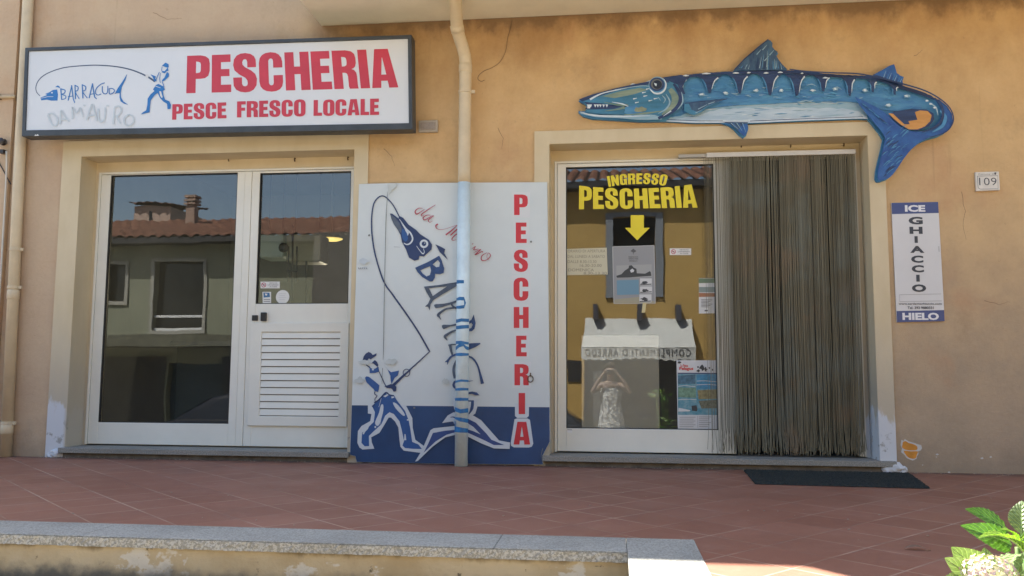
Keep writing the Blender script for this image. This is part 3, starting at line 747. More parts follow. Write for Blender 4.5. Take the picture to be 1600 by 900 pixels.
# ================================================================== DOORS
GLASS = [clear_mat('glass_inner_face'), glass_mat('window_glass')]
def bar(px0, py0, px1, py1, y0, y1, m=None):          # box between two photo corners on plane y0
    a = P(px0, py0, y0); b = P(px1, py1, y0)
    m = m or MB(); m.box(a[0], b[0], y0, y1, b[1], a[1]); return m
SEAL = mat('black_rubber_seal', (.02, .02, .02, 1), .7)
def leaf(parent, name, x0, x1, z0, z1, gx0, gx1, gz0, gz1, y=.20, extra=None):
    m = MB()
    m.box(x0, gx0, y, y + .05, z0, z1); m.box(gx1, x1, y, y + .05, z0, z1)
    m.box(gx0, gx1, y + .0006, y + .05, gz1, z1); m.box(gx0, gx1, y + .0006, y + .05, z0, gz0)
    d = obj(name, m, WHITE_ALU, parent, bevel=.003)
    s_ = MB(); k = .006
    s_.box(gx0, gx0 + k, y + .006, y + .03, gz0, gz1); s_.box(gx1 - k, gx1, y + .006, y + .03, gz0, gz1); s_.box(gx0 + k, gx1 - k, y + .006, y + .03, gz1 - k, gz1); s_.box(gx0 + k, gx1 - k, y + .006, y + .03, gz0, gz0 + k)
    obj('seal', s_, SEAL, d)
    pb = MB().box(gx0 + .002, gx1 - .002, YG, YG + .006, gz0 + .002, gz1 - .002); pb.bm.normal_update(); bmesh.ops.recalc_face_normals(pb.bm, faces=pb.bm.faces)
    for f in pb.bm.faces: f.material_index = 1 if f.normal.y < -.9 else 0
    obj('pane', pb, GLASS, d)
    return d
X = lambda px, py=480, y=.20: P(px, py, y)[0]
Z = lambda py, px, y=.20: P(px, py, y)[1]
ld = thing('double_door', (-3.15, .22, .078), 'cream aluminium double door, tall dark glass on the left and a louvred grille on the right leaf', 'door')
zb = .086; zt = 2.349
fx0, fx1 = XL0 + .030, XL1 - .030
xa = X(146, 480); m0 = X(375.5, 480); m1 = X(386.5, 480)
obj('frame', MB().box(fx0, fx0 + .018, .190, .26, zb, zt).box(fx1 - .018, fx1, .190, .26, zb, zt).box(fx0 + .018, fx1 - .018, .1903, .26, zt - .016, zt), WHITE_ALU, ld, bevel=.002)
lz0 = zb + .004; lz1 = zt - .019
# left leaf
l1 = leaf(ld, 'door_leaf', fx0 + .021, m0 - .001, lz0, lz1, X(162.5, 480), X(363.5, 480), Z(661, 250), Z(272, 260))
obj('cover_strip', MB().box(m0 + .001, m1, .196, .25, lz0, lz1), WHITE_ALU, ld, bevel=.003)
# right leaf
gz0 = Z(474.5, 470)
l2 = leaf(ld, 'door_leaf', m1 + .002, fx1 - .021, lz0, lz1, X(402.5, 380), X(546, 380), gz0, Z(269, 470))
l2['label'] = 'door leaf with glass above and a louvred vent below'
# louvre grille
a = P(389, 504, .195); b = P(544.5, 666, .195); ia = P(409, 519, .195); ib = P(531, 650, .195)
lx0, lx1, lzb, lzt = X(390, 585), X(544.5, 585), Z(666, 466), Z(504.5, 470)
ix0, ix1, izb, izt = X(408, 585), X(531, 585), Z(650.5, 466), Z(519, 470)
m = MB()
m.prism([[(lx0, lzb), (lx0, lzt), (lx1, lzt), (lx1, lzb)], [(ix0, izb), (ix0, izt), (ix1, izt), (ix1, izb)]], .182, .018)
lf = obj('louvre_frame', m, WHITE_ALU, l2, bevel=.005)
obj('louvre_gap_shade', MB().box(ix0, ix1, .197, .1995, izb, izt), mat('louvre_shade_paint', (.14, .135, .12, 1), .8), l2)  # dark sheet behind the slats, shadow of the gaps given as colour
sl = MB(); n = 12; hh = (izt - izb) / n
for k in range(n):
    z0 = izb + k * hh
    prf = [(.1965, z0 + hh * .98), (.1935, z0 + hh * .96), (.1855, z0 + hh * .14), (.187, z0 + hh * .10), (.196, z0 + hh * .10)]
    A = [sl.bm.verts.new((ix0 + .001, yy, zz)) for yy, zz in prf]; B = [sl.bm.verts.new((ix1 - .001, yy, zz)) for yy, zz in prf]
    for i in range(len(prf)): j = (i + 1) % len(prf); sl.bm.faces.new((A[i], A[j], B[j], B[i]))
    sl.bm.faces.new(A); sl.bm.faces.new(list(reversed(B)))
obj('louvre_slats', sl, WHITE_ALU, l2)
obj('lock', bar(393.5, 492.5, 402, 501, .187, .20), BLACK, l2, bevel=.003)
obj('handle', bar(407, 488, 414.5, 501.5, .170, .20), BLACK, l2, bevel=.004)

# stickers on the left door glass
def paper(name, px, loc_y, label, cat, m=PAPER, group=None, t=.0015):        # quad from four photo corners TL,TR,BR,BL
    pts = [P(x, y, loc_y) for x, y in px]
    c = (sum(p[0] for p in pts) / 4, loc_y, min(p[1] for p in pts))
    root = thing(name, c, label, cat, group)
    obj('sheet', MB().prism([pts], loc_y, t), m, root)
    return root
YS = YG - .003
NODOG_RED = mat('prohibition_red', (.45, .06, .10, 1), .6)
def no_dogs(x0, y0, x1, y1, label):
    s_ = paper('notice_sticker', [(x0, y0), (x1, y0), (x1, y1), (x0, y1)], YS, label, 'sticker', group='no dogs stickers on the glass')
    pt = Paint(YS); w_, h_ = x1 - x0, y1 - y0; cx, cy, r = x0 + w_ * .17, y0 + h_ * .5, h_ * .36
    pt.poly(NODOG_RED, rot_loop(cx, cy, r, r, 20), [rot_loop(cx, cy, r * .74, r * .74, 20)])
    pt.poly(GREYTXT, blob(cx, cy, r * .45, r * .32, 9, .3, 3))
    pt.line(NODOG_RED, [(cx - r * .55, cy - r * .55), (cx + r * .55, cy + r * .55)], r * .22, curve=False)
    for k, (t_, q) in enumerate((('VIETATO', .42), ("L'INGRESSO", .55), ('AI CANI', .38))):
        yy = y0 + h_ * (.14 + .27 * k); mid_ = x0 + w_ * .66; px_text(pt, GREYTXT, t_, mid_ - w_ * q / 2, yy, mid_ + w_ * q / 2, yy + h_ * .17, .015)
    pt.build('print', s_)
no_dogs(407, 440, 437, 450.5, 'small white no dogs sticker low on the louvred door glass')
s_ = paper('notice_sticker', [(410, 456), (420, 454), (424, 459), (423, 474), (411, 474)][:1] + [(423.5, 456), (423.5, 474), (410.5, 474)], YS, 'small blue and white sticker beside the round one on the louvred door glass', 'sticker')
pt = Paint(YS); pt.poly(mat('sticker_blue', (.05, .16, .33, 1), .5), [(411.5, 457), (421, 457.5), (422, 464), (412, 465)]); pt.poly(PAPER, [(414, 458.5), (418, 459), (417, 462), (414.5, 461.5)]); pt.line(GREYTXT, [(412, 468), (422, 468)], .8, curve=False); pt.line(GREYTXT, [(412, 471), (422, 471)], .8, curve=False); pt.build('print', s_)
c = P(441.5, 464, YS); rad = P(452, 464, YS)[0] - c[0]
o = MB().lathe((c[0], YS, c[1]), [(rad * .985, 0), (rad, .0005), (rad, .0015)], 40, 'Y')
rs = thing('round_sticker', (c[0], YS, c[1] - rad), 'round plain white sticker at the bottom of the louvred door glass', 'sticker'); obj('sheet', o, PAPER, rs)
pt = Paint(YS); 
for k in range(4): pt.line(mat('pale_grey_ink', (.5, .5, .5, 1), .8), [(435.5 + (k % 2), 459 + 3 * k), (447.5 - (k % 2) * 2, 459 + 3 * k)], .5, curve=False)
pt.build('print', rs)

# ---- right door: glazed leaf slid aside, string curtain over the open half
rd = thing('glazed_door', (.4, .22, .078), 'cream aluminium glazed door with yellow fish shop lettering on its glass', 'door')
fx0, fx1 = XR0 + .030, XR1 - .030; zt2 = 2.349
obj('frame', MB().box(fx0, fx0 + .018, .190, .26, zb, zt2).box(fx1 - .05, fx1, .190, .26, zb, zt2).box(fx0 + .018, fx1 - .05, .1903, .26, zt2 - .016, zt2), WHITE_ALU, rd, bevel=.002)
gl = (X(884.5, 480), X(1119, 480), Z(670.5, 1000), Z(258.5, 1000))
dl = leaf(rd, 'door_leaf', fx0 + .021, X(1146, 480), lz0, zt2 - .019, *gl)
YELLOW = mat('yellow_vinyl', (.80, .66, .03, 1), .5)
YV = YG - .003
pt = Paint(YV)
def arch(u, v): return u, v - .0
def w_ingresso(u, v):
    b = 1 - (2 * u - 1) ** 2
    return u, v - .22 * b * (1 if v < 1.2 else 0)
word(pt, YELLOW, 'INGRESSO', (948, 275.5), (1044, 273.5), (951, 292), (1040, 290.5), .07, w_ingresso)
def w_pesch(u, v):                                  # top edge dips in the middle
    b = 1 - (2 * u - 1) ** 2
    return u, v + (1 - v) * .16 * b
word(pt, YELLOW, 'PESCHERIA', (905, 290), (1085.5, 287.5), (904.5, 327), (1090, 324.5), .05, w_pesch)
pt.frame(830, 200, 4.5)
pt.poly(YELLOW, [(700, 613), (792, 613), (792, 702), (834, 702), (746, 790), (658, 702), (700, 702)])
pt.build('vinyl_lettering', dl)
pt = Paint(.20); pt.poly(mat('pale_label', (.75, .75, .74, 1), .6), [(886, 672), (894, 672), (894, 676.5), (886, 676)]); pt.line(GREYTXT, [(886.5, 671.5), (894, 671.7)], .8, curve=False); pt.build('maker_label', dl)

# notices on the right door glass (inside face papers show through)
nt_ = paper('handwritten_notice', [(885.5, 389), (948, 387), (949.5, 429), (886, 430)], YS, 'cream paper with handwritten opening hours at the left edge of the right window', 'notice', mat('cream_paper', (.60, .57, .42, 1), .8))
pt = Paint(YS); INK = mat('faded_pen', (.30, .27, .20, 1), .8)
for txt, x0, x1, y0, y1 in (('ORARIO DI APERTURA', 887, 946, 390, 394.5), ('DAL LUNEDI A SABATO', 887, 945, 398.5, 403), ('DALLE 8.30-13.30', 887, 932, 406.5, 411), ('16.30-20.00', 906, 940, 412.5, 417), ('DOMENICA', 888, 928, 419.5, 424), ('8.30-13.30', 912, 948, 424.8, 429)):
    px_text(pt, INK, txt, x0, y0, x1, y1)
pt.build('handwriting', nt_)
no_dogs(1046.5, 388, 1080, 398.5, 'small white no dogs sticker on the right window near the curtain')
GREYPAPER = mat('grey_poster_paper', (.30, .31, .32, 1), .6)
po = paper('beach_poster', [(957, 385.5), (1022.5, 383), (1024.5, 474), (959, 474.5)], YS, 'grey poster with beach photographs taped below the yellow arrow', 'poster', GREYPAPER)
pt = Paint(YS).frame(870, 370, 5)
pt.line(mat('poster_edge', (.52, .53, .53, 1), .6), [(436, 78), (760, 68), (769, 520), (446, 522), (436, 78)], 5, curve=False)
pt.poly(mat('photo_pale', (.36, .37, .37, 1), .6), [(465, 225), (740, 215), (742, 315), (467, 322)])
DK = mat('photo_dark', (.05, .055, .06, 1), .6); MIDB = mat('photo_sea_blue', (.16, .30, .40, 1), .6); SAND = mat('photo_sand', (.36, .34, .25, 1), .6); PALE = mat('photo_white', (.62, .63, .63, 1), .6)
pt.poly(DK, [(465, 305), (505, 292), (530, 265), (560, 245), (565, 225), (585, 222), (600, 240), (622, 250), (625, 285), (690, 288), (728, 268), (735, 280), (738, 305), (560, 318), (470, 320)])
pt.poly(PALE, [(572, 262), (590, 248), (605, 262), (600, 275), (580, 280)])
pt.poly(MIDB, [(468, 340), (640, 335), (642, 450), (470, 455)])
pt.poly(SAND, [(448, 490), (640, 470), (760, 505), (766, 518), (450, 520)])
for x0, y0, x1, y1, c_ in ((650, 325, 742, 380, PALE), (650, 388, 744, 440, PALE), (645, 450, 740, 512, PALE)):
    pt.poly(c_, [(x0, y0), (x1, y0), (x1, y1), (x0, y1)])
    pt.poly(DK, blob((x0 + x1) / 2 - 10, (y0 + y1) / 2 + 5, 26, 13, 14, .5, int(y0)))
    pt.line(DK, [(x0 + 2, y1 - 6), (x1 - 3, y1 - 10)], 7, curve=False)
pt.poly(GREYTXT, [(597, 92), (606, 100), (622, 112), (600, 125), (575, 112), (590, 100)]); pt.line(GREYTXT, [(598, 120), (598, 138)], 4, curve=False)
for t_, q, yy in (('SARDEGNA', 78, 152), ('TERRA E MARE', 78, 167), ('BENVENUTI', 62, 184)): px_text(pt, GREYTXT, t_, 598 - q / 2, yy, 598 + q / 2, yy + 10)
pt.poly(mat('masking_tape', (.62, .55, .30, 1), .7), [(672, 518), (700, 516), (690, 592), (662, 594)])
pt.build('print', po)
fy = paper('leaflet', [(1092, 434.5), (1117, 435), (1117, 489.5), (1092, 490)], YS, 'green and orange leaflet stuck at the right edge of the window glass', 'leaflet')
pt = Paint(YS).frame(870, 370, 5)
pt.poly(mat('leaflet_green', (.16, .24, .15, 1), .6), [(1110, 325), (1236, 327), (1236, 360), (1110, 362)]); pt.poly(mat('leaflet_teal', (.27, .33, .31, 1), .6), [(1110, 392), (1236, 392), (1236, 432), (1110, 434)]); pt.poly(mat('leaflet_orange', (.40, .19, .10, 1), .6), [(1110, 438), (1236, 440), (1236, 468), (1110, 470)])
for k in range(6): pt.line(GREYTXT, [(1128, 492 + 11 * k), (1215 - 14 * (k % 3), 493 + 11 * k)], 4, curve=False)
pt.poly(GREYTXT, [(1155, 572), (1180, 572), (1180, 582), (1155, 582)])
pt.build('print', fy)
mg = paper('fishing_poster', [(1057, 563), (1120, 563), (1121, 672), (1059, 672)], YS, 'blue sea themed poster with red heading in the lower right corner of the window', 'poster', mat('poster_white', (.62, .64, .66, 1), .5))
pt = Paint(YS).frame(1040, 550, 6.43)
SEA = mat('poster_sea', (.035, .23, .32, 1), .5, .45, 30, col2=(.20, .36, .42, 1)); 
pt.poly(SEA, [(122, 222), (518, 222), (520, 632), (124, 632)])
for m_, lp in ((mat('poster_deep', (.06, .16, .24, 1), .5, .4, 40), [(124, 240), (300, 225), (300, 320), (126, 320)]), (mat('poster_sky', (.05, .25, .42, 1), .5, .3, 40), [(310, 228), (515, 228), (516, 370), (312, 370)]),
               (mat('poster_green', (.16, .30, .22, 1), .5, .4, 40), [(126, 355), (305, 360), (305, 460), (126, 455)]), (mat('poster_rock', (.27, .24, .12, 1), .5, .4, 40), [(320, 385), (515, 375), (516, 470), (330, 475)]),
               (mat('poster_shore', (.16, .17, .12, 1), .5, .5, 50), [(330, 490), (515, 480), (517, 565), (360, 568)]), (PALE, [(130, 560), (250, 585), (240, 596), (126, 598)]), (DK, [(260, 540), (310, 535), (320, 570), (315, 596), (265, 590)])):
    pt.poly(m_, lp)
for q in ([(126, 345), (200, 338), (300, 350)], [(312, 292), (400, 290), (515, 300)], [(126, 480), (230, 474), (310, 480)], [(312, 330), (420, 326), (515, 332)]): pt.line(PALE, q, 5)
pt.line(NAVY, [(122, 214), (518, 216)], 12, curve=False)
px_text(pt, RED, 'La Pesca', 150, 122, 225, 150, .02); px_text(pt, RED, 'Pelagus', 138, 150, 278, 190, .03)
for x, y, rx, ry, sd in ((370, 160, 26, 26, 1), (405, 175, 12, 24, 2), (330, 190, 16, 12, 3), (140, 105, 22, 10, 4), (325, 150, 8, 8, 5), (440, 160, 8, 8, 6), (470, 180, 10, 8, 7)): pt.poly(DK, blob(x, y, rx, ry, 11, .45, sd))
pt.line(GREYTXT, [(322, 640), (322, 760)], 2, curve=False)
for k in range(6):
    pt.line(GREYTXT, [(140, 655 + 19 * k), (300 - 20 * (k % 2), 655 + 19 * k)], 3.4, curve=False); pt.line(GREYTXT, [(335, 652 + 19 * k), (455 - 16 * (k % 3), 652 + 19 * k)], 3.4, curve=False)
pt.build('print', mg)
# pale board leaning inside the right window, things inside the left shop
a = P(908.5, 524, .33); b = P(1031, 680, .33)
bd = thing('display_board', (.1, .33, .05), 'pale grey blank board standing inside the lower right window', 'board')
obj('panel', MB().box(a[0], b[0], .33, .36, .045, a[1]), mat('board_grey', (.70, .73, .74, 1), .8, .06, 2), bd, bevel=.004)
obj('foot', MB().box(a[0] + .05, a[0] + .09, .361, .55, .042, .08).box(b[0] - .09, b[0] - .05, .361, .55, .042, .08), BLACK, bd)
LAMP = lamp_mat('lit_lamp', (1, .74, .20, 1), .26)
for px, py, yy, lab in ((518, 373, 2.2, 'lit yellow ceiling lamp inside the shop behind the louvred door'), (173, 370, 3.0, 'small lit ceiling lamp inside the shop behind the tall left glass')):
    x, z = P(px, py, yy)
    lp = thing('ceiling_lamp', (x, yy, z), lab, 'lamp')
    r_ = .115 if px > 300 else .05
    obj('diffuser', MB().lathe((x, yy, z), [(r_ * .6, -.022), (r_, -.005), (r_, .0)], 24), LAMP, lp, smooth=True)
    pl = bpy.data.lights.new('lamp_light', 'POINT'); pl.energy = 4 if px > 300 else 2; pl.color = (1, .86, .6); pl.shadow_soft_size = .05
    plo = bpy.data.objects.new('lamp_light', pl); C.objects.link(plo); plo.parent = lp; plo.location = (0, .05, -.55)
    obj('housing', MB().lathe((x, yy, z), [(r_ * 1.05, .001), (r_ * .8, .03), (.012, .034), (.012, 2.99 - z)], 20), mat('lamp_housing', (.25, .25, .22, 1), .5), lp)
TEAL = mat('pale_teal_enamel', (.42, .52, .46, 1), .5); PALEY = mat('pale_yellow_enamel', (.40, .39, .28, 1), .5, .15, 4)
for px, m_, lab in (((406, 366, 442, 403), TEAL, 'pale teal box hanging inside behind the louvred door glass'), ((447, 366, 500, 409), PALEY, 'yellowish box hanging inside beside the pale teal one')):
    a = P(px[0], px[1], 1.2); b = P(px[2], px[3], 1.2)
    t = thing('hanging_box', ((a[0] + b[0]) / 2, 1.2, b[1]), lab, 'box')
    obj('shell', MB().box(a[0], b[0], 1.2, 1.45, b[1], a[1]), m_, t, bevel=.02)
    obj('cord', MB().tube([(a[0] + .05, 1.3, a[1] - .01), (a[0] + .05, 1.3, 2.99)], .004, 6).tube([(b[0] - .05, 1.3, a[1] - .01), (b[0] - .05, 1.3, 2.99)], .004, 6), BLACK, t)
t = thing('steelyard', (P(458, 440, 1.0)[0], 1.0, 1.2), 'dark hanging rods with a crossbar inside behind the louvred door glass', 'scale')
m = MB()
for px, y0, y1, r_ in ((451, 385, 440, .007), (457.5, 352, 474, .009), (464, 385, 440, .007), (479, 408, 474, .010)):
    p = P(px, y0, 1.0); q = P(px - .8, y1, 1.0); m.tube([(p[0], 1.0, p[1]), (q[0], 1.0, q[1])], r_, 8)
p = P(449, 424, 1.0); q = P(466, 424, 1.0); m.tube([(p[0], .985, p[1]), (q[0], .985, q[1])], .008, 8)
obj('rods', m, BLACK, t)
p = P(443, 387, 1.0); obj('dial', MB().lathe((p[0], .99, p[1]), [(.02, -.01), (.045, 0), (.045, .02)], 16, 'Y'), BLACK, t)
t = thing('counter', (-3.6, 2.2, .04), 'dark shop counter inside behind the tall left glass', 'counter')
obj('front', MB().box(-4.6, -2.6, 2.2, 2.9, .04, .95), mat('counter_front', (.05, .055, .06, 1), .4), t)
obj('top', MB().box(-4.65, -2.55, 2.15, 2.95, .953, 1.0), mat('counter_top', (.16, .17, .17, 1), .3), t)

# ---- string curtain
cu = thing('string_curtain', (1.2, .13, 2.33), 'grey brown string curtain hanging in front of the open right doorway', 'curtain')
ra = P(1103, 240.5, .15); rb = P(1337, 233.5, .15)
obj('rail', MB().box(ra[0], 1.84, .120, .160, 2.335, 2.372), mat('white_rail_paint', (.62, .61, .58, 1), .5, .08, 9), cu, bevel=.003)
ra2 = P(1060, 243, .15)
obj('rail_bracket', MB().box(ra2[0], ra[0] - .004, .128, .170, 2.340, 2.366), mat('grey_bracket_paint', (.42, .41, .38, 1), .5, .1, 9), cu, bevel=.002)
g = NG('curtain_strings')
col_a = g.noise(1.0, (150, 40, .25), 3, .7); col_b = g.noise(2.6, (1.0, 1, .7), 4)
c = g.mix(g.ramp(col_a, .32, .70), (.105, .096, .066, 1), (.225, .205, .142, 1))
c = g.mix(g.math('MULTIPLY', g.ramp(col_b, .50, .66), .5), c, (.19, .21, .185, 1))
c = g.mix(g.math('MULTIPLY', g.ramp(g.noise(3.1, (1, 1, .7), 4, off=(7, 2, 9)), .54, .68), .28), c, (.30, .19, .12, 1))
STR = g.done(c, .85, .2)
sm_ = MB(); rr = random.Random(11)
def strand(x, y, z1, bow, kink, r, mb_):
    n = 13; rings = []
    bow = min(bow, max(-.01, XR1 - .058 - x)); kink = min(kink, max(-.02, XR1 - .05 - x))
    ph = rr.uniform(0, 6.28)
    for i in range(n + 1):
        t = i / n; z = 2.336 + (z1 - 2.336) * t
        dx = bow * t * t + .0022 * math.sin(ph + 7 * t) * t + (kink * max(0, t - .93) / .07 if t > .93 else 0)
        rings.append([mb_.bm.verts.new((x + dx + r * math.cos(a), y + .003 * math.sin(ph + 5 * t) + r * math.sin(a), z)) for a in (R(210), R(330), R(90))])
    for A, B in zip(rings, rings[1:]):
        for k in range(3): mb_.bm.faces.new((A[k], A[(k + 1) % 3], B[(k + 1) % 3], B[k]))
xd0 = P(1146, 480, .14)[0]; xd1 = XR1 - .055
x = xd0
while x < xd1:
    for layer in (0, 1):
        if rr.random() < (.93 if layer == 0 else .85):
            strand(x + rr.uniform(-.0015, .0015), .128 + .014 * layer + rr.uniform(0, .006), .10 + rr.uniform(-.012, .03) + .02 * layer * rr.random(), rr.gauss(0, .004) if rr.random() > .14 else rr.gauss(0, .024), rr.gauss(0, .012), rr.uniform(.0019, .0027), sm_)
    x += rr.choice((.0044, .0047, .0047, .0052)) if rr.random() > .05 else rr.choice((.0085, .0085, .013))
# sparse strings in front of the door stile and glass edge
x = P(1104, 480, .14)[0]
while x < xd0:
    u = (x - P(1104, 480, .14)[0]) / (xd0 - P(1104, 480, .14)[0])
    strand(x, .130 + rr.uniform(0, .01), .10 + rr.uniform(-.01, .03), rr.gauss(0, .004), rr.gauss(0, .012), .0015 if u < .4 else .0021, sm_)
    x += (.0090 if u < .40 else .0056) * rr.uniform(.6, 1.4)
o = obj('strings', sm_, STR, cu, normals=False); prop(o, kind='stuff')
obj('open_doorway_backing', MB().box(xd0 + .02, XR1 - .06, 1.3, 1.33, .045, 2.4), mat('dark_backing', (.05, .05, .048, 1), .8), shop)  # dark sheet standing behind the curtain strings

# doormat
mt = thing('doormat', (1.4, -.3, 0), 'black rubber doormat on the red tiles before the curtained doorway', 'mat')
q = [PG(1166, 733, .012), PG(1402, 733, .012), PG(1453, 761, .012), PG(1180, 754, .012)]
q = [(q[0][0] - .02, -.10), (q[1][0] + .02, -.10), (q[2][0], q[2][1]), (q[3][0], q[3][1])]
rr = random.Random(8)
def pile(u, v):
    a = (q[0][0] + (q[1][0] - q[0][0]) * u, q[0][1]); b = (q[3][0] + (q[2][0] - q[3][0]) * u, q[3][1] + (q[2][1] - q[3][1]) * u)
    e = u in (0, 1) or v in (0, 1)
    return (a[0] + (b[0] - a[0]) * v + rr.uniform(-.004, .004), a[1] + (b[1] - a[1]) * v + rr.uniform(-.004, .004), .003 if e else .011 + rr.uniform(-.0035, .0035))
m = MB().grid(260, 70, pile)
obj('pad', m, mat('black_mat_pile', (.026, .032, .029, 1), .95, .4, 90, .8, 220), mt)

# ================================================================== SIGNS AND FITTINGS
# ---- light box sign over the left door
yb, yf = -.105, -.225
TL, TR, BR, BL = P(39, 74.4, yf), P(643, 54, yf), P(644.5, 202, yf), P(33.5, 213, yf)
sg = thing('lightbox_sign', (-3.2, yb, BL[1]), 'long white lightbox sign with red fish shop lettering over the double door', 'sign')
def inset(q, l, t, r, b): return [(q[0][0] + l, q[0][1] - t), (q[1][0] - r, q[1][1] - t), (q[2][0] - r, q[2][1] + b), (q[3][0] + l, q[3][1] + b)]
Q = [TL, TR, BR, BL]; IN = inset(Q, .028, .028, .030, .050)
m = MB(); m.prism([Q, IN], yf, yb - yf)
obj('frame', m, DARK_FRAME, sg, bevel=.004)
obj('back_plate', MB().prism([IN], yb - .012, .010), DARK_FRAME, sg)
obj('panel', MB().prism([inset(IN, .001, .001, .001, .001)], yf + .012, .006), SIGNWHITE, sg)
for px in (150, 560): x = P(px, 80, 0)[0]; obj('wall_bracket', MB().box(x - .02, x + .02, yb + .001, -.002, TL[1] - .1, TL[1] - .06).box(x - .02, x + .02, yb + .001, -.002, BL[1] + .06, BL[1] + .1), DARK_FRAME, sg)
pt = Paint(yf + .012)
word(pt, RED_SIGN, 'PESCHERIA', (292.5, 87.3), (615, 76), (291, 145.8), (622.5, 136.6), .045)
word(pt, RED_SIGN, 'PESCE', (269.5, 163), (353.8, 160), (269, 187.2), (354, 184.8), .05)
word(pt, RED_SIGN, 'FRESCO', (370.6, 158.6), (477.5, 155.6), (370.4, 183.6), (477.5, 181.6), .05)
word(pt, RED_SIGN, 'LOCALE', (490.3, 156.6), (592.4, 154.2), (490, 181.2), (592.4, 179.6), .05)
pt.build('lettering', sg)
pt = Paint(yf + .012).frame(0, 30, 4.5)
FB = FISHER_BLUE
ROD = mat('rod_ink', (.06, .09, .16, 1), .5)
pt.part('fishing_rod'); pt.line(ROD, [(282, 540), (258, 512), (254, 470), (280, 420), (340, 378), (450, 341), (600, 326), (700, 324), (820, 334), (920, 355), (1000, 385)], [5, 6, 7, 8, 10], None)
pt.line(ROD, [(1000, 385), (1045, 408), (1090, 438)], 10, 14, False)
pt.poly(PALE, rot_loop(1034, 400, 11, 15, 14)); 
pt.part('fish_head'); pt.poly(FB, [(285, 552), (332, 533), (318, 526), (345, 515), (372, 498), (402, 494), (408, 530), (405, 572), (362, 573), (330, 566), (290, 571)])
pt.line(SIGNWHITE, [(290, 556), (335, 545), (375, 545)], 3, curve=False); pt.poly(SIGNWHITE, rot_loop(366, 517, 6, 6, 12))
pt.poly(FB, [(388, 478), (405, 466), (418, 472), (424, 486), (404, 478)])
pt.part('blue_lettering')
for s_, w0 in (([(428, 487), (434, 565)], 9), ([(424, 490), (458, 500), (452, 522), (434, 528), (462, 540), (460, 558), (432, 566)], 7),
               ([(480, 572), (506, 465)], 8), ([(504, 465), (516, 560), (526, 588)], 8), ([(478, 545), (518, 540)], 6),
               ([(531, 562), (528, 462)], 8), ([(528, 466), (550, 478), (546, 502), (530, 512), (558, 560)], 7),
               ([(584, 557), (579, 458)], 8), ([(579, 462), (604, 476), (598, 502), (582, 510), (616, 556)], 7),
               ([(628, 556), (652, 452)], 8), ([(651, 452), (666, 548), (682, 562)], 8), ([(630, 530), (666, 524)], 6),
               ([(738, 448), (708, 460), (678, 490), (672, 520), (690, 534), (712, 526)], 7),
               ([(721, 472), (722, 510), (738, 526), (756, 516), (760, 470)], 7), ([(769, 488), (772, 526), (798, 518), (806, 500), (790, 488), (769, 490)], 7)):
    pt.line(FB, s_, w0, w0 * .8, curve=len(s_) > 3)
pt.poly(FB, [(808, 526), (832, 482), (862, 440), (896, 385), (882, 430), (858, 476), (850, 520), (852, 550), (868, 578), (902, 602), (872, 594), (850, 578), (842, 550), (843, 520), (830, 520)])
# fisherman
pt.part('angler')
pt.poly(FB, [(1140, 328), (1158, 312), (1166, 306), (1187, 318), (1188, 338), (1180, 342), (1160, 336), (1150, 332)])
pt.poly(FB, [(1180, 340), (1186, 362), (1172, 368), (1160, 382), (1138, 374), (1144, 366), (1160, 366), (1172, 352)])
pt.line(FB, [(1142, 335), (1138, 360), (1146, 372)], 4)
pt.poly(FB, [(1060, 388), (1098, 404), (1092, 418), (1104, 436), (1088, 440), (1076, 410)])
pt.line(FB, [(1122, 372), (1096, 432)], 5, curve=False); pt.line(FB, [(1130, 380), (1124, 420), (1130, 448)], 4)
pt.poly(FB, [(1176, 372), (1190, 384), (1188, 404), (1160, 432), (1142, 440), (1140, 430), (1158, 412)])
pt.line(FB, [(1142, 440), (1150, 460), (1155, 478)], 5)
pt.poly(FB, [(1078, 494), (1098, 464), (1116, 456), (1150, 474), (1162, 498), (1146, 504), (1152, 540), (1162, 566), (1192, 578), (1204, 604), (1200, 632), (1180, 634), (1176, 596), (1150, 580), (1128, 556), (1110, 520), (1090, 534), (1062, 572), (1056, 612), (1054, 656), (1020, 664), (992, 670), (1006, 656), (1030, 642), (1038, 602), (1040, 560), (1060, 530), (1088, 506)])
pt.poly(PALE, [(1122, 508), (1134, 508), (1146, 548), (1140, 556), (1128, 540)]); pt.line(PALE, [(1090, 470), (1130, 484)], 4, curve=False)
# ghost of removed lettering
pt.part('ghost_lettering')
GHOST = mat('ghost_lettering', (.54, .60, .635, 1), .5, .1, 10)
for s_ in ([(338, 672), (368, 664), (400, 690), (408, 722), (398, 748)], [(338, 676), (356, 716), (374, 744), (400, 750)], [(424, 740), (428, 690), (432, 645), (462, 690), (492, 722)], [(428, 706), (474, 704)],
           [(515, 700), (512, 622), (542, 660), (568, 625), (586, 690)], [(590, 604), (602, 612)], [(612, 712), (634, 640), (652, 600), (668, 650), (684, 716)], [(624, 680), (676, 676)],
           [(694, 630), (696, 700), (716, 724), (738, 700), (742, 622)], [(752, 606), (768, 614)], [(800, 740), (806, 625)], [(806, 622), (840, 614), (856, 640), (836, 676), (806, 684)], [(822, 684), (850, 736)], [(906, 672), (878, 698), (882, 738), (914, 748), (942, 722), (936, 686), (906, 672)]):
    pt.line(GHOST, s_, 13, 10)
pt.build('picture', sg)
pt = Paint(yf); pt.poly(PALE, [(54, 212.5), (55, 210), (57, 211), (59, 209.5), (61, 212)]); pt.build('maker_mark', sg)

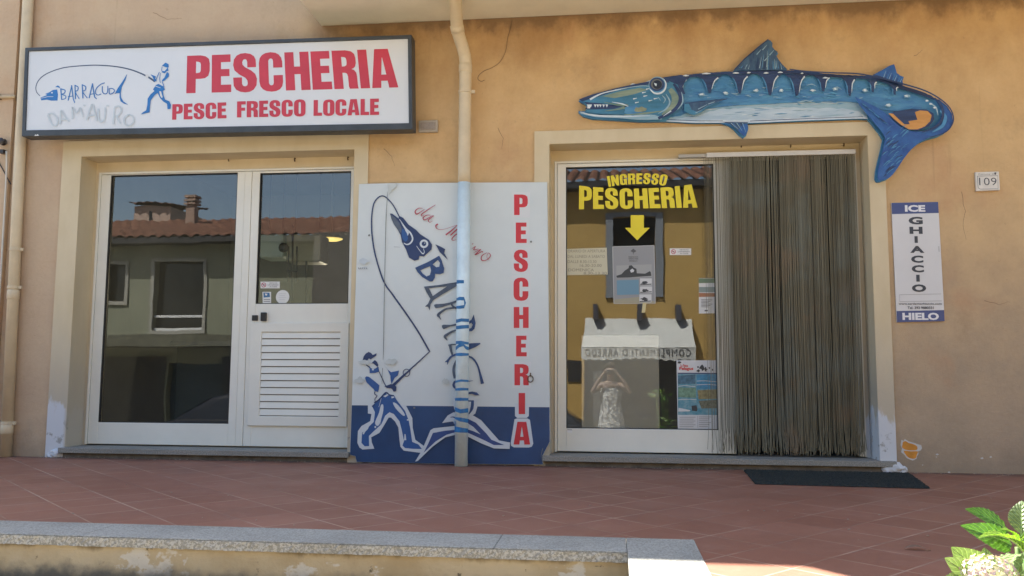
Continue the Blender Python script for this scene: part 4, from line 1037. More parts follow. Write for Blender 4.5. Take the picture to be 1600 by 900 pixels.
# ---- small cover box right of the sign
a = P(654, 188, -.03); b = P(684, 206, -.03)
jb = thing('junction_box', ((a[0] + b[0]) / 2, 0, b[1]), 'small beige plastic cover box on the wall at the right end of the lightbox sign', 'wall box')
PLB = mat('beige_plastic', (.42, .36, .28, 1), .5, .1, 20)
obj('case', MB().box(a[0], b[0], -.03, -.001, b[1], a[1]), PLB, jb, bevel=.006)
obj('cover', MB().box(a[0] + .018, b[0] - .018, -.036, -.0305, b[1] + .018, a[1] - .018), mat('smoky_cover', (.33, .27, .21, 1), .4, .2, 60), jb, bevel=.003)

# ---- rainwater pipes
def clamp(x, y, z, r, parent, side):
    m = MB().lathe((x, y, z - .012), [(r + .0005, 0), (r + .005, .002), (r + .005, .022), (r + .0005, .024)], 24)
    m.box(x + side * (r - .002), x + side * (r + .028), y - .008, y + .008, z - .012, z + .012)
    m.tube([(x, y + r, z), (x, -.0, z)], .006, 8)
    return obj('clamp', m, PIPE_CREAM, parent)
RC = .0475; YC_ = -.125
pxl, z_ = P(723, 500, YC_); xlow = P(723, 500, YC_)[0]
rp = thing('drainpipe', (xlow, YC_, 0), 'cream rainwater pipe in front of the painted board, its lower half painted blue and white', 'pipe')
zsplit = P(723, 283, YC_ - .05)[1]; zb1 = P(723, 130, YC_)[1]; zb2 = P(717, 75, YC_)[1]; xup = P(712, 20, YC_)[0]
zk = P(723, 92, YC_)[1]; e2 = P(714.5, 44, -.27); top_ = PG(711.5, -14, 3.461)
pts = smooth_open([(xlow, YC_, zsplit), (xlow, YC_, zk - .25), (xlow, YC_, zk - .03), (xlow - .012, YC_ - .03, zk + .06), (e2[0], -.27, e2[1]), (top_[0], top_[1], 3.461)], 6)
obj('upper_pipe', MB().tube(pts, RC, 28), PIPE_CREAM, rp, smooth=True)
obj('socket', MB().lathe((xlow, YC_, zk - .11), [(RC + .0005, 0), (RC + .004, .004), (RC + .004, .06), (RC + .0005, .064)], 28), PIPE_CREAM, rp, smooth=True)
obj('socket', MB().tube([(e2[0] + .004, -.258, e2[1] - .03), (e2[0] - .004, -.285, e2[1] + .02)], RC + .004, 24), PIPE_CREAM, rp, smooth=True)
clamp(xlow, YC_, P(723, 144, YC_)[1], RC, rp, 1)
PIPEPAINT = mat('pale_blue_pipe_paint', (.68, .81, .85, 1), .45, .14, 7)
obj('lower_pipe', MB().tube([(xlow, YC_, .002), (xlow, YC_, zsplit - .0005)], RC + .0008, 32), PIPEPAINT, rp, smooth=True)
# brush strokes that carry the lettering over the round pipe
stk = MB(); nb_ = [0]
xl_, xr_ = P(713.5, 500, YC_)[0], P(733, 500, YC_)[0]
def band(top, bot, u0=-1.0, u1=1.0):                 # top/bottom lists of photo rows at even steps across the pipe
    nb_[0] += 1
    r = RC + .0014 + .00015 * nb_[0]; n = 14
    T_, B_ = [], []
    for i in range(n + 1):
        u = (u0 + (u1 - u0) * i / n) * .985
        def ev(q):
            t = i / n * (len(q) - 1); k = min(int(t), len(q) - 2); return q[k] + (q[k + 1] - q[k]) * (t - k)
        ang = math.asin(max(-1, min(1, u)))
        x = xlow + r * math.sin(ang); y = YC_ - r * math.cos(ang)
        T_.append(stk.bm.verts.new((x, y, P(723, ev(top), y)[1]))); B_.append(stk.bm.verts.new((x, y, P(723, ev(bot), y)[1])))
    for i in range(n): stk.bm.faces.new((B_[i], B_[i + 1], T_[i + 1], T_[i]))
z6 = lambda v: 400 + v / 5.625
z7 = lambda v: 540 + v / 5.0
band([z6(212), z6(210), z6(212)], [z6(245), z6(240), z6(240)], -1, .3)
band([z6(372), z6(358), z6(360)], [z6(392), z6(388), z6(392)], -1, .35); band([z6(360), z6(380), z6(410)], [z6(392), z6(430), z6(412)], .3, .62)
band([z6(412), z6(400), z6(380)], [z6(414), z6(440), z6(455)], .62, .35); band([z6(440), z6(436), z6(430)], [z6(462), z6(464), z6(460)], -1, .4)
band([z6(558), z6(548), z6(552)], [z6(590), z6(576), z6(580)]); band([z6(615), z6(608), z6(606)], [z6(645), z6(640), z6(636)])
band([z6(748), z6(745), z6(758)], [z6(775), z6(772), z6(778)]); band([z6(800), z6(768), z6(766)], [z6(832), z6(802), z6(790)], -1, .45); band([z6(766), z6(790), z6(800)], [z6(792), z6(820), z6(828)], .3, 1)
band([z7(60), z7(56), z7(60)], [z7(80), z7(82), z7(78)])
band([z7(275), z7(264), z7(268)], [z7(292), z7(282), z7(284)]); band([z7(335), z7(330), z7(332)], [z7(352), z7(352), z7(350)])
band([z7(410), z7(408), z7(410)], [z7(430), z7(432), z7(430)]); band([z7(480), z7(498), z7(488)], [z7(512), z7(530), z7(522)])
band([z7(560), z7(562), z7(572)], [z7(572), z7(594), z7(604)]); band([z7(590), z7(592)], [z7(640), z7(640)], -1, -.8); band([z7(632), z7(640), z7(648)], [z7(676), z7(680), z7(680)])
obj('painted_lettering', stk, BRIGHT_BLUE, rp, normals=False)

x0, z0 = P(42.5, 20, -.05); x1, z1 = P(8.5, 690, -.05)
lp = thing('drainpipe', (x1, -.05, 0), 'plain cream rainwater pipe at the far left, running behind the end of the lightbox sign', 'pipe')
RL = .0425; xm = (x0 + x1) / 2 - .005
obj('pipe', MB().tube([(x1 + .012, -.0505, .002), (xm, -.0505, 2.2), (x0, -.0505, 3.9), (x0, -.0505, 5.9)], RL, 26), PIPE_CREAM, lp, smooth=True)
for py in (390, 449, 661): zc = P(20, py, -.05)[1]; clamp(x1 + .012 + (xm - x1 - .012) * zc / 2.2, -.0505, zc, RL, lp, 1)
for py in (458, 668): zc = P(20, py, -.05)[1]; obj('socket', MB().lathe((x1 + .012 + (xm - x1 - .012) * zc / 2.2, -.0505, zc - .05), [(RL + .0005, 0), (RL + .004, .004), (RL + .004, .07), (RL + .0005, .075)], 26), PIPE_CREAM, lp, smooth=True)
# fittings on the bay left of that pipe
il = thing('wall_cable', (P(8, 220, -.05)[0], -.03, 1.2), 'thin white cable hanging from a dark insulator at the left edge of the front', 'cable')
a = P(5, 222, -.06); b = P(10, 236, -.06); c = P(14, 640, -.036)
obj('insulator', MB().lathe((a[0], -.10, a[1]), [(.012, 0), (.03, .01), (.02, .03), (.03, .045), (.012, .068)], 14, 'Y').box(a[0] - .02, a[0] + .02, -.08, -.031, b[1] - .02, b[1] + .01), mat('dark_porcelain', (.03, .022, .02, 1), .3), il)
obj('cord', MB().tube(smooth_open([(b[0], -.06, b[1]), (b[0] + .004, -.045, b[1] - .3), (b[0] + .01, -.04, .9), (b[0] + .012, -.04, .03)]), .007, 8), mat('white_cable', (.6, .58, .52, 1), .5), il, smooth=True)
w0 = P(0, 245, -.036); w1_ = P(17, 288, -.036)
obj('stay_wire', MB().tube([(w0[0] - .1, -.036, w0[1] + .1), (w1_[0], -.036, w1_[1])], .004, 6), BLACK, il)
cn = P(0, 152, -.04); ce = P(24, 151, -.04)
t = thing('conduit', (cn[0], -.04, cn[1]), 'short horizontal beige conduit on the wall at the left edge', 'conduit')
obj('tube', MB().tube([(cn[0] - 1, -.044, cn[1]), (ce[0], -.044, ce[1])], .014, 10), PIPE_CREAM, t, smooth=True)
obj('saddle', MB().box(ce[0] - .16, ce[0] - .13, -.061, -.0305, cn[1] - .02, cn[1] + .02), RUST, t)
# loose wire on the wall right of the middle pipe
wq = [(800, 30), (797, 45), (793, 60), (790, 80), (781, 97), (768, 106), (756, 111), (748, 118), (747, 124), (752, 127), (757, 125)]
t = thing('loose_wire', (-.9, 0, 2.9), 'thin loose wire curling down the wall between the middle pipe and the wooden fish', 'wire')
obj('strand', MB().tube(smooth_open([(P(x, y, -.012)[0], -.004 - .008 * min(1, k / 3), P(x, y, -.012)[1]) for k, (x, y) in enumerate(wq)], 4), .0017, 6), mat('wire_dark', (.11, .075, .045, 1), .6), t, smooth=True)

# ---- painted board between the doors
yB = -.035
bd = thing('painted_board', (-1.2, yB, .01), 'tall white and navy board between the doors, painted with an angler and barracuda', 'sign')
br_ = Paint(yB)
outl = [(561, 287.5), (606, 286.2), (700, 285.5), (855, 284.6), (859, 640), (859.5, 690), (848, 712), (849, 726), (700, 725), (557, 722), (555, 713), (546.5, 711), (549.5, 633)]
obj('panel', MB().prism([[br_.W(p) for p in outl]], yB, .018), BOARD, bd, bevel=.0015)
NV = mat('board_navy', (.020, .062, .165, 1), .4, .18, 4)
pt = Paint(yB).part('navy_band')
pt.poly(NV, [(549.8, 633.2), (700, 634.6), (858.6, 636.3), (859.1, 690), (847.6, 712), (848.4, 725.5), (700, 724.6), (557.4, 721.6), (555.3, 712.6), (547, 710.6)])
WHT = mat('halo_white', (.60, .65, .69, 1), .5, .05, 3)
# halos of the last red letters
pt.part('red_lettering')
pt.poly(WHT, [(804.5, 630), (826.5, 630), (826.3, 650), (823, 653), (808, 653), (804.8, 650)])
pt.poly(WHT, [(804, 655), (808, 653.8), (824, 653.8), (828, 656), (833.2, 693), (831, 698), (826, 699.3), (803, 699), (798.5, 696.5), (798, 692)])
bx_ = dict(P=(803.3, 304, 824.7, 336), E=(806, 347.8, 823, 379.7), S=(802.8, 390.8, 825.3, 424.4), C=(802.5, 434.4, 826, 469.4), H=(802.8, 479.7, 826, 512.5))
for ch, (x0, y0, x1, y1) in (('P', bx_['P']), ('E', bx_['E']), ('S', bx_['S']), ('C', bx_['C']), ('H', bx_['H']), ('E', (806.5, 524.6, 823, 556.8)), ('R', (803.9, 569, 826.5, 602))):
    pt.poly(mat('letter_halo', (.66, .68, .69, 1), .5, .03, 3), [(x0 - 3.5, y0 - 4), (x1 + 3.5, y0 - 4), (x1 + 3.5, y1 + 4), (x0 - 3.5, y1 + 4)])
for ch, (x0, y0, x1, y1) in (('P', bx_['P']), ('E', bx_['E']), ('S', bx_['S']), ('C', bx_['C']), ('H', bx_['H']), ('E', (806.5, 524.6, 823, 556.8)), ('R', (803.9, 569, 826.5, 602)), ('I', (810.5, 614, 820.4, 647)), ('A', (802.5, 659, 828.4, 694.5))):
    word(pt, RED, ch, (x0, y0), (x1, y0), (x0, y1), (x1, y1))
# angler
pt.part('angler')
pt.frame(545, 540, 5)
pt.poly(WHT, [(150, 455), (150, 530), (178, 535), (168, 590), (100, 628), (72, 668), (68, 760), (84, 795), (108, 812), (200, 805), (180, 755), (176, 716), (240, 682), (290, 600), (312, 562), (330, 562), (362, 592), (388, 640), (396, 730), (404, 790), (430, 820), (520, 832), (578, 840), (596, 790), (520, 735), (500, 640), (497, 565), (446, 465)])
FBL = mat('angler_blue', (.028, .10, .30, 1), .45, .15, 6); FDK = mat('angler_navy', (.022, .045, .13, 1), .45, .15, 6)
pt.poly(FBL, [(182, 472), (250, 400), (285, 368), (318, 384), (352, 386), (378, 430), (440, 510), (468, 582), (480, 640), (496, 752), (545, 772), (572, 808), (500, 806), (440, 800), (420, 780), (432, 745), (412, 650), (396, 590), (352, 534), (318, 520), (285, 548), (255, 615), (192, 672), (158, 706), (160, 785), (125, 786), (100, 760), (104, 682), (150, 640), (196, 596), (205, 520)])
pt.poly(WHT, [(252, 464), (270, 462), (270, 510), (258, 560), (242, 612), (222, 628), (206, 606), (216, 572), (238, 522)], sm=2)
pt.poly(WHT, [(345, 445), (372, 452), (410, 492), (440, 540), (426, 548), (396, 522), (364, 486)], sm=2)
pt.poly(WHT, [(108, 690), (116, 668), (150, 640), (158, 634), (150, 652), (130, 672), (118, 694)]); pt.poly(WHT, [(436, 690), (444, 692), (450, 738), (432, 740)]); pt.poly(WHT, rot_loop(462, 580, 9, 6, 10)); pt.poly(WHT, rot_loop(208, 636, 7, 8, 10))
pt.poly(WHT, [(270, 395), (306, 376), (312, 386), (286, 404)])
pt.poly(WHT, [(332, 398), (352, 396), (358, 406), (336, 412)])
pt.line(WHT, [(258, 400), (236, 480)], 3, curve=False); pt.line(WHT, [(255, 510), (250, 620)], 2, curve=False)
pt.poly(FDK, [(108, 118), (118, 84), (134, 62), (156, 49), (176, 58), (188, 74), (218, 60), (216, 78), (186, 98), (172, 108), (158, 100), (142, 122), (128, 124)])
pt.line(FDK, [(134, 120), (140, 150), (166, 172), (172, 196)], 10, 8)
pt.poly(FDK, [(205, 112), (222, 128), (232, 150), (226, 168), (206, 150), (190, 138), (178, 140), (190, 126)])
pt.poly(FBL, [(164, 170), (188, 182), (206, 180), (232, 164), (240, 202), (206, 214), (164, 216)])
pt.poly(WHT, rot_loop(190, 188, 9, 6, 10))
pt.poly(FBL, [(128, 250), (140, 240), (158, 244), (205, 280), (240, 310), (236, 340), (230, 362), (205, 356), (196, 340), (172, 318), (140, 288)])
pt.poly(FBL, [(283, 158), (308, 190), (332, 208), (393, 195), (384, 234), (360, 252), (346, 278), (336, 300), (328, 270), (326, 236), (306, 190)])
pt.line(FDK, [(236, 200), (262, 255), (290, 312), (326, 326)], 6, 8)
pt.line(FDK, [(328, 330), (360, 300), (425, 238), (480, 190)], 26, 12); pt.line(FDK, [(470, 196), (560, 115), (634, 45)], 11, 7, False)
pt.line(FDK, rot_loop(452, 212, 26, 28, 20) + [(478, 212)], 6, curve=False)
pt.line(FDK, [(636, 47), (600, -12)], 6, 5, False)
pt.poly(FDK, [(280, 318), (330, 300), (352, 304), (374, 322), (372, 356), (352, 360), (336, 334), (300, 332)])
pt.line(FDK, [(206, 358), (204, 378), (222, 392), (206, 416), (208, 436)], 7, 5)
pt.line(FDK, [(200, 446), (240, 420), (290, 366), (318, 384), (352, 390)], 10, 8); pt.line(FDK, [(182, 474), (206, 462)], 8, 4, False)
# line from the rod tip, over the board and down to the fish
pt.part('fishing_line')
pt.frame(540, 270, 3.6)
pt.line(FDK, [(472, 1003), (410, 895), (340, 790), (265, 685), (215, 610), (170, 470), (150, 350), (148, 250), (160, 175), (185, 140), (210, 131), (235, 145), (270, 185), (302, 246)], [9, 9, 8, 7, 6.5, 6])
pt.part('fish_head')
pt.poly(FDK, [(250, 230), (262, 230), (300, 258), (300, 242), (325, 254), (355, 292), (398, 322), (420, 345), (470, 378), (487, 405), (484, 432), (440, 472), (416, 468), (412, 488), (388, 495), (358, 478), (340, 430), (318, 390), (310, 350), (282, 300), (262, 262)])
pt.poly(mat('jaw_grey', (.10, .125, .17, 1), .5, .2, 20), [(252, 232), (282, 256), (304, 282), (316, 312), (314, 340), (300, 330), (272, 290), (258, 258)])
pt.line(WHT, [(304, 262), (340, 312), (366, 340), (378, 372), (366, 396), (346, 404), (328, 396)], [3, 5, 9, 9, 9, 7, 4])
pt.poly(WHT, [(311, 278), (358, 338), (350, 358), (334, 318)])
pt.poly(FBL, [(322, 312), (346, 340), (352, 372), (338, 388), (322, 372), (316, 345)], sm=2)
pt.poly(WHT, rot_loop(442, 400, 24, 24, 24)); pt.poly(FDK, rot_loop(442, 400, 13, 13, 20)); pt.poly(WHT, rot_loop(446, 396, 3, 3, 8))
pt.line(WHT, [(400, 412), (420, 440), (436, 456), (444, 446), (438, 426)], [2, 4, 6, 4, 2]); 
pt.part('back_fin')
pt.poly(FDK, [(506, 403), (536, 416), (561, 430), (555, 452), (577, 490), (548, 464), (530, 446), (520, 426)])
# lettering BARRACUDA running down the board (interrupted where the pipe carries it on)
pt.part('blue_lettering')
pt.frame(640, 400, 5.625)
INKB = mat('ink_blue', (.028, .072, .20, 1), .45, .35, 25); INKG = mat('ink_grey_blue', (.075, .105, .155, 1), .45, .35, 25)
pt.poly(INKB, [(50, 104), (160, 55), (262, -2), (284, 40), (306, 110), (300, 150), (268, 162), (225, 158), (224, 190), (202, 225), (176, 224), (112, 186), (70, 140)], [[(95, 126), (182, 90), (190, 130), (180, 168), (150, 180), (118, 156)], [(204, 75), (250, 36), (268, 62), (262, 96), (236, 100)]])
pt.poly(INKG, [(128, 270), (260, 255), (430, 228), (430, 256), (300, 332), (210, 388), (186, 424), (178, 480), (164, 446), (136, 446), (164, 420), (184, 376), (150, 320)], [[(172, 284), (330, 268), (206, 352)]])
pt.poly(INKG, [(217, 430), (232, 424), (300, 420), (360, 408), (430, 384), (430, 402), (360, 428), (290, 450), (232, 460), (222, 450)])
pt.line(INKG, [(366, 405), (380, 440), (430, 470)], 18, 14); pt.line(INKG, [(278, 560), (262, 536), (252, 520), (270, 500), (330, 464), (430, 455)], [4, 20, 22, 18, 12])
pt.poly(INKG, [(284, 612), (300, 604), (360, 606), (430, 590), (430, 608), (360, 620), (300, 644), (288, 630)])
pt.line(INKG, [(334, 742), (318, 722), (312, 706), (336, 688), (376, 664), (430, 648)], [4, 20, 24, 18, 12])
pt.line(INKG, [(342, 784), (380, 778), (430, 778)], 12, 10, False); pt.line(INKG, [(356, 780), (366, 830), (378, 872)], 26, 16, False)
pt.poly(INKB, [(510, 582), (545, 560), (566, 514), (582, 590), (572, 640), (548, 662), (510, 664)], [[(514, 604), (545, 586), (556, 606), (544, 634), (514, 642)]])
pt.poly(INKB, [(505, 770), (560, 766), (622, 764), (624, 774), (580, 802), (505, 832)])
pt.frame(640, 540, 5)
pt.line(INKB, [(280, 126), (300, 118), (330, 84), (385, 62)], [6, 18, 14, 14]); pt.line(INKB, [(296, 148), (302, 120)], 4, 12, False)
pt.line(INKB, [(445, 80), (492, 98), (530, 150), (552, 220), (570, 298)], [10, 14, 14, 16, 28]); pt.line(INKG, [(372, 108), (350, 160), (346, 205), (356, 256)], [14, 20, 20, 20])
pt.line(INKB, [(385, 272), (352, 286), (348, 320), (385, 346)], [12, 18, 18, 12]); pt.line(INKB, [(445, 280), (498, 274)], 10, 2, False)
pt.poly(INKB, [(448, 366), (490, 358), (526, 366), (548, 388), (520, 388), (490, 378), (448, 380)])
pt.poly(WHT, [(342, 400), (345, 470), (365, 540), (480, 556), (515, 530), (530, 480), (530, 420), (500, 400)])
pt.line(INKB, [(358, 412), (368, 460), (376, 510)], 9, 8); pt.line(INKB, [(445, 432), (504, 432)], 12, 10, False); pt.line(INKB, [(494, 434), (488, 490), (464, 536)], [22, 24, 6])
# tail fin
pt.part('tail_fin')
pt.poly(WHT, [(45, 905), (100, 815), (165, 660), (190, 645), (362, 626), (338, 592), (256, 604), (300, 545), (345, 520), (385, 522), (385, 690), (280, 716), (180, 790), (66, 900)])
pt.poly(NV, [(272, 606), (345, 594), (352, 620), (300, 628)])
pt.poly(mat('tail_blue', (.035, .075, .24, 1), .45, .15, 8), [(184, 682), (280, 664), (385, 654), (385, 668), (290, 696), (205, 748), (112, 836), (150, 760)])
pt.line(INKB, [(320, 560), (345, 558), (385, 578)], [3, 8, 16])
pt.poly(WHT, [(448, 540), (500, 546), (560, 582), (640, 672), (700, 740), (786, 756), (783, 806), (660, 802), (560, 762), (448, 706)])
pt.poly(MATS['tail_blue'], [(448, 566), (520, 602), (600, 684), (640, 734), (742, 776), (660, 776), (580, 736), (448, 676)])
pt.poly(WHT, [(448, 600), (500, 634), (556, 692), (500, 668), (448, 650)])
# script lettering da Mauro
pt.part('script_lettering')
pt.frame(620, 280, 6); RSC = mat('script_red', (.42, .05, .08, 1), .5)
for q, ws in (([(245, 275), (205, 276), (175, 305), (190, 330), (225, 310), (262, 285)], [3, 8, 12, 8, 3]), ([(366, 242), (300, 285), (238, 330), (236, 348), (262, 336)], [3, 8, 9, 6, 2]),
              ([(322, 340), (285, 340), (250, 362), (262, 384), (300, 366), (340, 340)], [3, 8, 10, 8, 3]), ([(350, 344), (300, 384), (312, 406), (340, 392)], [6, 9, 5, 2]),
              ([(388, 424), (370, 436), (375, 462), (410, 475), (460, 468), (520, 448), (570, 432)], [14, 12, 5, 3, 3, 4]), ([(570, 434), (520, 480), (462, 524)], [3, 12, 14]), ([(570, 470), (515, 520), (505, 530)], [12, 12, 4]), ([(590, 505), (552, 525), (520, 560), (530, 576), (562, 568)], [4, 10, 9, 5, 3]),
              ([(712, 606), (716, 612)], [14, 10]), ([(706, 655), (740, 632), (724, 664), (770, 655)], [3, 6, 8, 3]), ([(724, 690), (790, 660), (735, 712), (802, 680), (806, 690)], [2, 8, 9, 7, 5]),
              ([(850, 690), (800, 720), (798, 760), (842, 760), (880, 720), (862, 694), (846, 730), (870, 765)], [3, 9, 10, 6, 8, 5, 3, 2])):
    pt.line(RSC, q, ws, None)
# wear: panel joint, maker's stamp, screws and grime
pt.part('wear_marks')
pt.frame(540, 270, 3.6)
JT = mat('panel_joint_dirt', (.20, .21, .20, 1), .9, .3, 30); GRM = mat('pale_grime', (.55, .595, .585, 1), .8, .12, 12)
pt.poly(GRM, [(238, 66), (290, 60), (286, 82), (262, 98), (246, 130)])
pt.frame(0, 0, 1)
pt.line(JT, [(606.5, 300), (604, 340), (602.5, 400), (601, 470), (600, 540), (599.2, 562)], [.4, 1.1, .9, 1.0, 1.0, .5])
pt.line(JT, [(598.5, 575), (597.5, 600)], .8, .4, False)
pt.poly(MATS['ghost_lettering'], [(562, 406.5), (568, 403), (574, 406), (579, 408.5), (573, 411), (570, 415), (566, 412), (562, 410)])
for x in (560.5, 563.5, 566.5, 569.5, 572.5): pt.line(GREYTXT, [(x, 418.5), (x + 2, 421)], .9, curve=False)
for x, y in ((577.5, 368), (830, 378), (648, 637)): pt.poly(JT, blob(x, y, 1.6, 1.6, 9, .2, int(x)))
pt.line(mat('scuff_grey', (.38, .41, .42, 1), .8), [(616, 386), (626, 386.6)], .8, .5, False)
pt.line(JT, [(848.5, 700), (846, 712), (849, 727)], .9, .6)
for x, y, rx, ry, sd in ((571, 566, 9, 4, 1), (563, 594, 7, 5, 2), (612, 565, 8, 5, 3), (697, 596, 5, 5, 4)): pt.poly(GRM, blob(x, y, rx, ry, 16, .35, sd))
pt.build('painting', bd)
x, z = P(829, 592, yB)
obj('latch_ring', MB().tube([(x + .020 * math.cos(a), yB - .008, z + .024 * math.sin(a)) for a in [2 * math.pi * k / 20 for k in range(21)]], .0035, 6).box(x - .004, x + .004, yB - .012, yB - .0005, z + .018, z + .045), RUST, bd)

# ---- ice sign and house number
ic = thing('ice_sign', (2.2, 0, 1.07), 'narrow white and blue vertical sign for ice on the ochre wall right of the curtain', 'sign')
yI = -.012
pt = Paint(yI).frame(1370, 250, 3.335)
obj('plate', MB().prism([[pt.W(p) for p in ((76, 223), (320, 218), (354, 840), (105, 846))]], yI, .010), mat('ice_white', (.62, .63, .65, 1), .4, .04, 3), ic, bevel=.001)
IB = mat('ice_blue', (.045, .075, .22, 1), .45, .1, 5); ID = mat('ice_dark', (.035, .045, .065, 1), .5); IW = mat('ice_letter_white', (.72, .73, .76, 1), .5)
pt.poly(IB, [(76.5, 223.5), (319.5, 218.5), (322.5, 276), (79, 282)]); pt.poly(IB, [(103, 787), (350.5, 782), (353.5, 839.5), (105.5, 845.5)])
px_text(pt, IW, 'ICE', 147, 235, 253, 270, .045); px_text(pt, IW, 'HIELO', 134, 796, 324, 834, .045)
for ch, x0, y0, x1, y1 in (('G', 166, 296, 240, 336), ('H', 171, 348, 239, 385), ('I', 197, 397, 214, 432), ('A', 174, 448, 248, 484), ('C', 179, 498, 243, 536), ('C', 182, 548, 246, 586), ('I', 206, 598, 224, 634), ('O', 183, 648, 258, 688)):
    px_text(pt, ID, ch, x0, y0, x1, y1, .05)
pt.line(mat('thin_rule', (.40, .41, .44, 1), .6), [(118, 702), (335, 698)], 3, curve=False); pt.line(MATS['thin_rule'], [(118, 738), (338, 734)], 3, curve=False); pt.line(MATS['thin_rule'], [(118, 702), (119, 738)], 2, curve=False)
px_text(pt, ID, 'www.sardegnaghiaccio.com', 114, 744, 338, 757, .02); px_text(pt, ID, 'Tel. 392 9880331', 160, 763, 296, 777, .02)
pt.line(MATS['thin_rule'], [(322, 450), (324, 478)], 4, curve=False)
pt.build('print', ic)
hn = thing('house_number', (2.7, 0, 2.0), 'small white square house number tile reading 109, high on the right wall', 'number plate')
yN = -.022
pt = Paint(yN).frame(1370, 250, 3.335)
obj('tile', MB().prism([[pt.W(p) for p in ((513, 63), (637, 59), (643, 157), (519, 162))]], yN, .021), mat('tile_glaze', (.66, .64, .60, 1), .35, .08, 14), hn, bevel=.004)
pt.line(GREYTXT, [(524, 84), (630, 82), (632, 150), (540, 152), (528, 146), (524, 84)], 2.4, curve=False)
px_text(pt, mat('number_ink', (.07, .075, .09, 1), .5), '109', 534, 92, 625, 132, -.005, 1.05)
px_text(pt, MATS['number_ink'], 'Comune di', 528, 70, 610, 77); pt.poly(MATS['number_ink'], [(612, 66), (622, 64), (622, 74), (617, 78), (612, 74)])
pt.build('print', hn)

# ================================================================== WOODEN BARRACUDA
yF = -.034
fish = thing('barracuda_cutout', (0.7, yF, 2.5), 'long blue painted wooden barracuda cut-out fixed to the wall above the right door', 'fish sign')
pt = Paint(yF)
body = [(904, 157.5), (913, 153.5), (940, 144.5), (980, 134), (1020, 126), (1060, 119), (1100, 115), (1144, 112.5), (1151, 106), (1158, 98), (1166, 90), (1174, 84), (1182, 77), (1191, 69), (1199, 63.5), (1203, 65), (1207, 70), (1206, 75), (1210, 80), (1216, 83), (1212, 88), (1216, 95), (1222, 103), (1231, 111), (1260, 115), (1300, 117), (1345, 119.5), (1362, 118.5), (1376, 111), (1386, 105), (1395, 102), (1397, 108), (1399, 116), (1404, 120), (1411, 122.5), (1409, 129), (1410, 135),
        (1430, 140.5), (1448, 148), (1463, 157), (1476, 168), (1484, 180), (1486, 192), (1482, 202), (1475, 209), (1465, 214), (1448, 218.5), (1434, 225), (1421, 236), (1410, 250), (1400, 265), (1392, 276), (1385, 281), (1376, 284.5), (1370, 285), (1367, 280), (1368, 268), (1372, 250), (1377, 230), (1379, 218), (1373, 208), (1364, 197), (1356, 186.5),
        (1340, 186), (1300, 187.5), (1260, 189), (1225, 190.5), (1180, 192.5), (1168, 193), (1169, 203), (1166, 212), (1161, 216), (1154, 211), (1147, 203), (1139, 197), (1128, 192.5), (1085, 192.5), (1040, 190), (1000, 190.5), (960, 188), (925, 186), (911, 182), (904, 176), (904, 173), (908, 174), (914, 173.5), (918, 169), (914, 163), (908, 160)]
obj('cutout', MB().prism([[pt.W(p) for p in body]], yF, .030), mat('fish_base_blue', (.038, .18, .38, 1), .5, .35, 9, .25, 40, col2=(.075, .265, .45, 1), stretch=(.5, 1, 2)), fish, bevel=.0015)
def paintmat(name, a, b, sc=14, st=(.35, 1, 1.6)): return mat(name, a + (1,), .5, .3, sc, .2, 60, col2=b + (1,), stretch=st)
TEALB2 = paintmat('fish_teal_bright', (.055, .235, .44), (.11, .34, .52)); BACK = paintmat('fish_back', (.009, .022, .075), (.022, .055, .15)); TEALB = paintmat('fish_teal', (.045, .20, .42), (.085, .30, .52)); MIDB2 = paintmat('fish_mid', (.035, .155, .36), (.085, .28, .46))
LITE = paintmat('fish_light', (.21, .37, .47), (.34, .47, .54)); BELLY = paintmat('fish_belly', (.34, .47, .58), (.50, .60, .68)); FINB = paintmat('fish_fin', (.018, .050, .12), (.055, .125, .21), 10, (3, 1, .8))
TAILB = paintmat('fish_tail', (.010, .055, .24), (.025, .13, .37), 10, (1.2, 1, 1.2)); WHI = mat('fish_white', (.60, .68, .73, 1), .5, .1, 20); OCH = paintmat('fish_orange', (.50, .23, .05), (.62, .31, .09), 20)
OLIVE = paintmat('fish_olive', (.12, .20, .17), (.27, .33, .24), 16); HEADT = paintmat('fish_head', (.028, .13, .20), (.055, .23, .39), 12); PUP = mat('fish_pupil', (.008, .008, .01, 1), .3)
# flank layers, belly to back
pt.part('flank')
rr = random.Random(3)
def strip(m, top, bot, jag=.8):
    t = []; b = []
    for src, dst in ((top, t), (bot, b)):
        q = smooth_open(src, 8)
        for i, p in enumerate(q): dst.append((p[0], p[1] + (rr.uniform(-jag, jag) if src is top else 0)))
    pt.poly(m, t + list(reversed(b)))
bot = [(1040, 189.6), (1085, 191.8), (1128, 191.9), (1180, 191.8), (1260, 188.2), (1340, 185.4), (1356, 186)]
strip(LITE, [(1048, 184), (1085, 176), (1130, 166), (1180, 163), (1260, 158), (1330, 158), (1352, 172)], bot, 1.6)
strip(BELLY, [(1046, 186.5), (1090, 179), (1130, 170), (1180, 169), (1260, 168), (1330, 172), (1354, 182)], bot, 1.4)
strip(WHI, [(1060, 188.5), (1100, 187.5), (1180, 187.5), (1260, 184.5), (1340, 182.5), (1354, 185)], bot, .9)
for k in range(46):
    x = rr.uniform(1070, 1330); y = rr.uniform(160, 184); L = rr.uniform(8, 26)
    pt.line((LITE, BELLY, WHI, MIDB2)[rr.randrange(4)], [(x, y), (x + L / 2, y - .6), (x + L, y - 1.0)], [.2, rr.uniform(.8, 1.8), .2], None)
strip(MIDB2, [(1068, 146), (1130, 143), (1200, 139), (1270, 139), (1340, 142), (1400, 152), (1440, 164)], [(1050, 181), (1130, 167), (1180, 164), (1260, 160), (1330, 160), (1380, 172), (1440, 176)], 2.2)
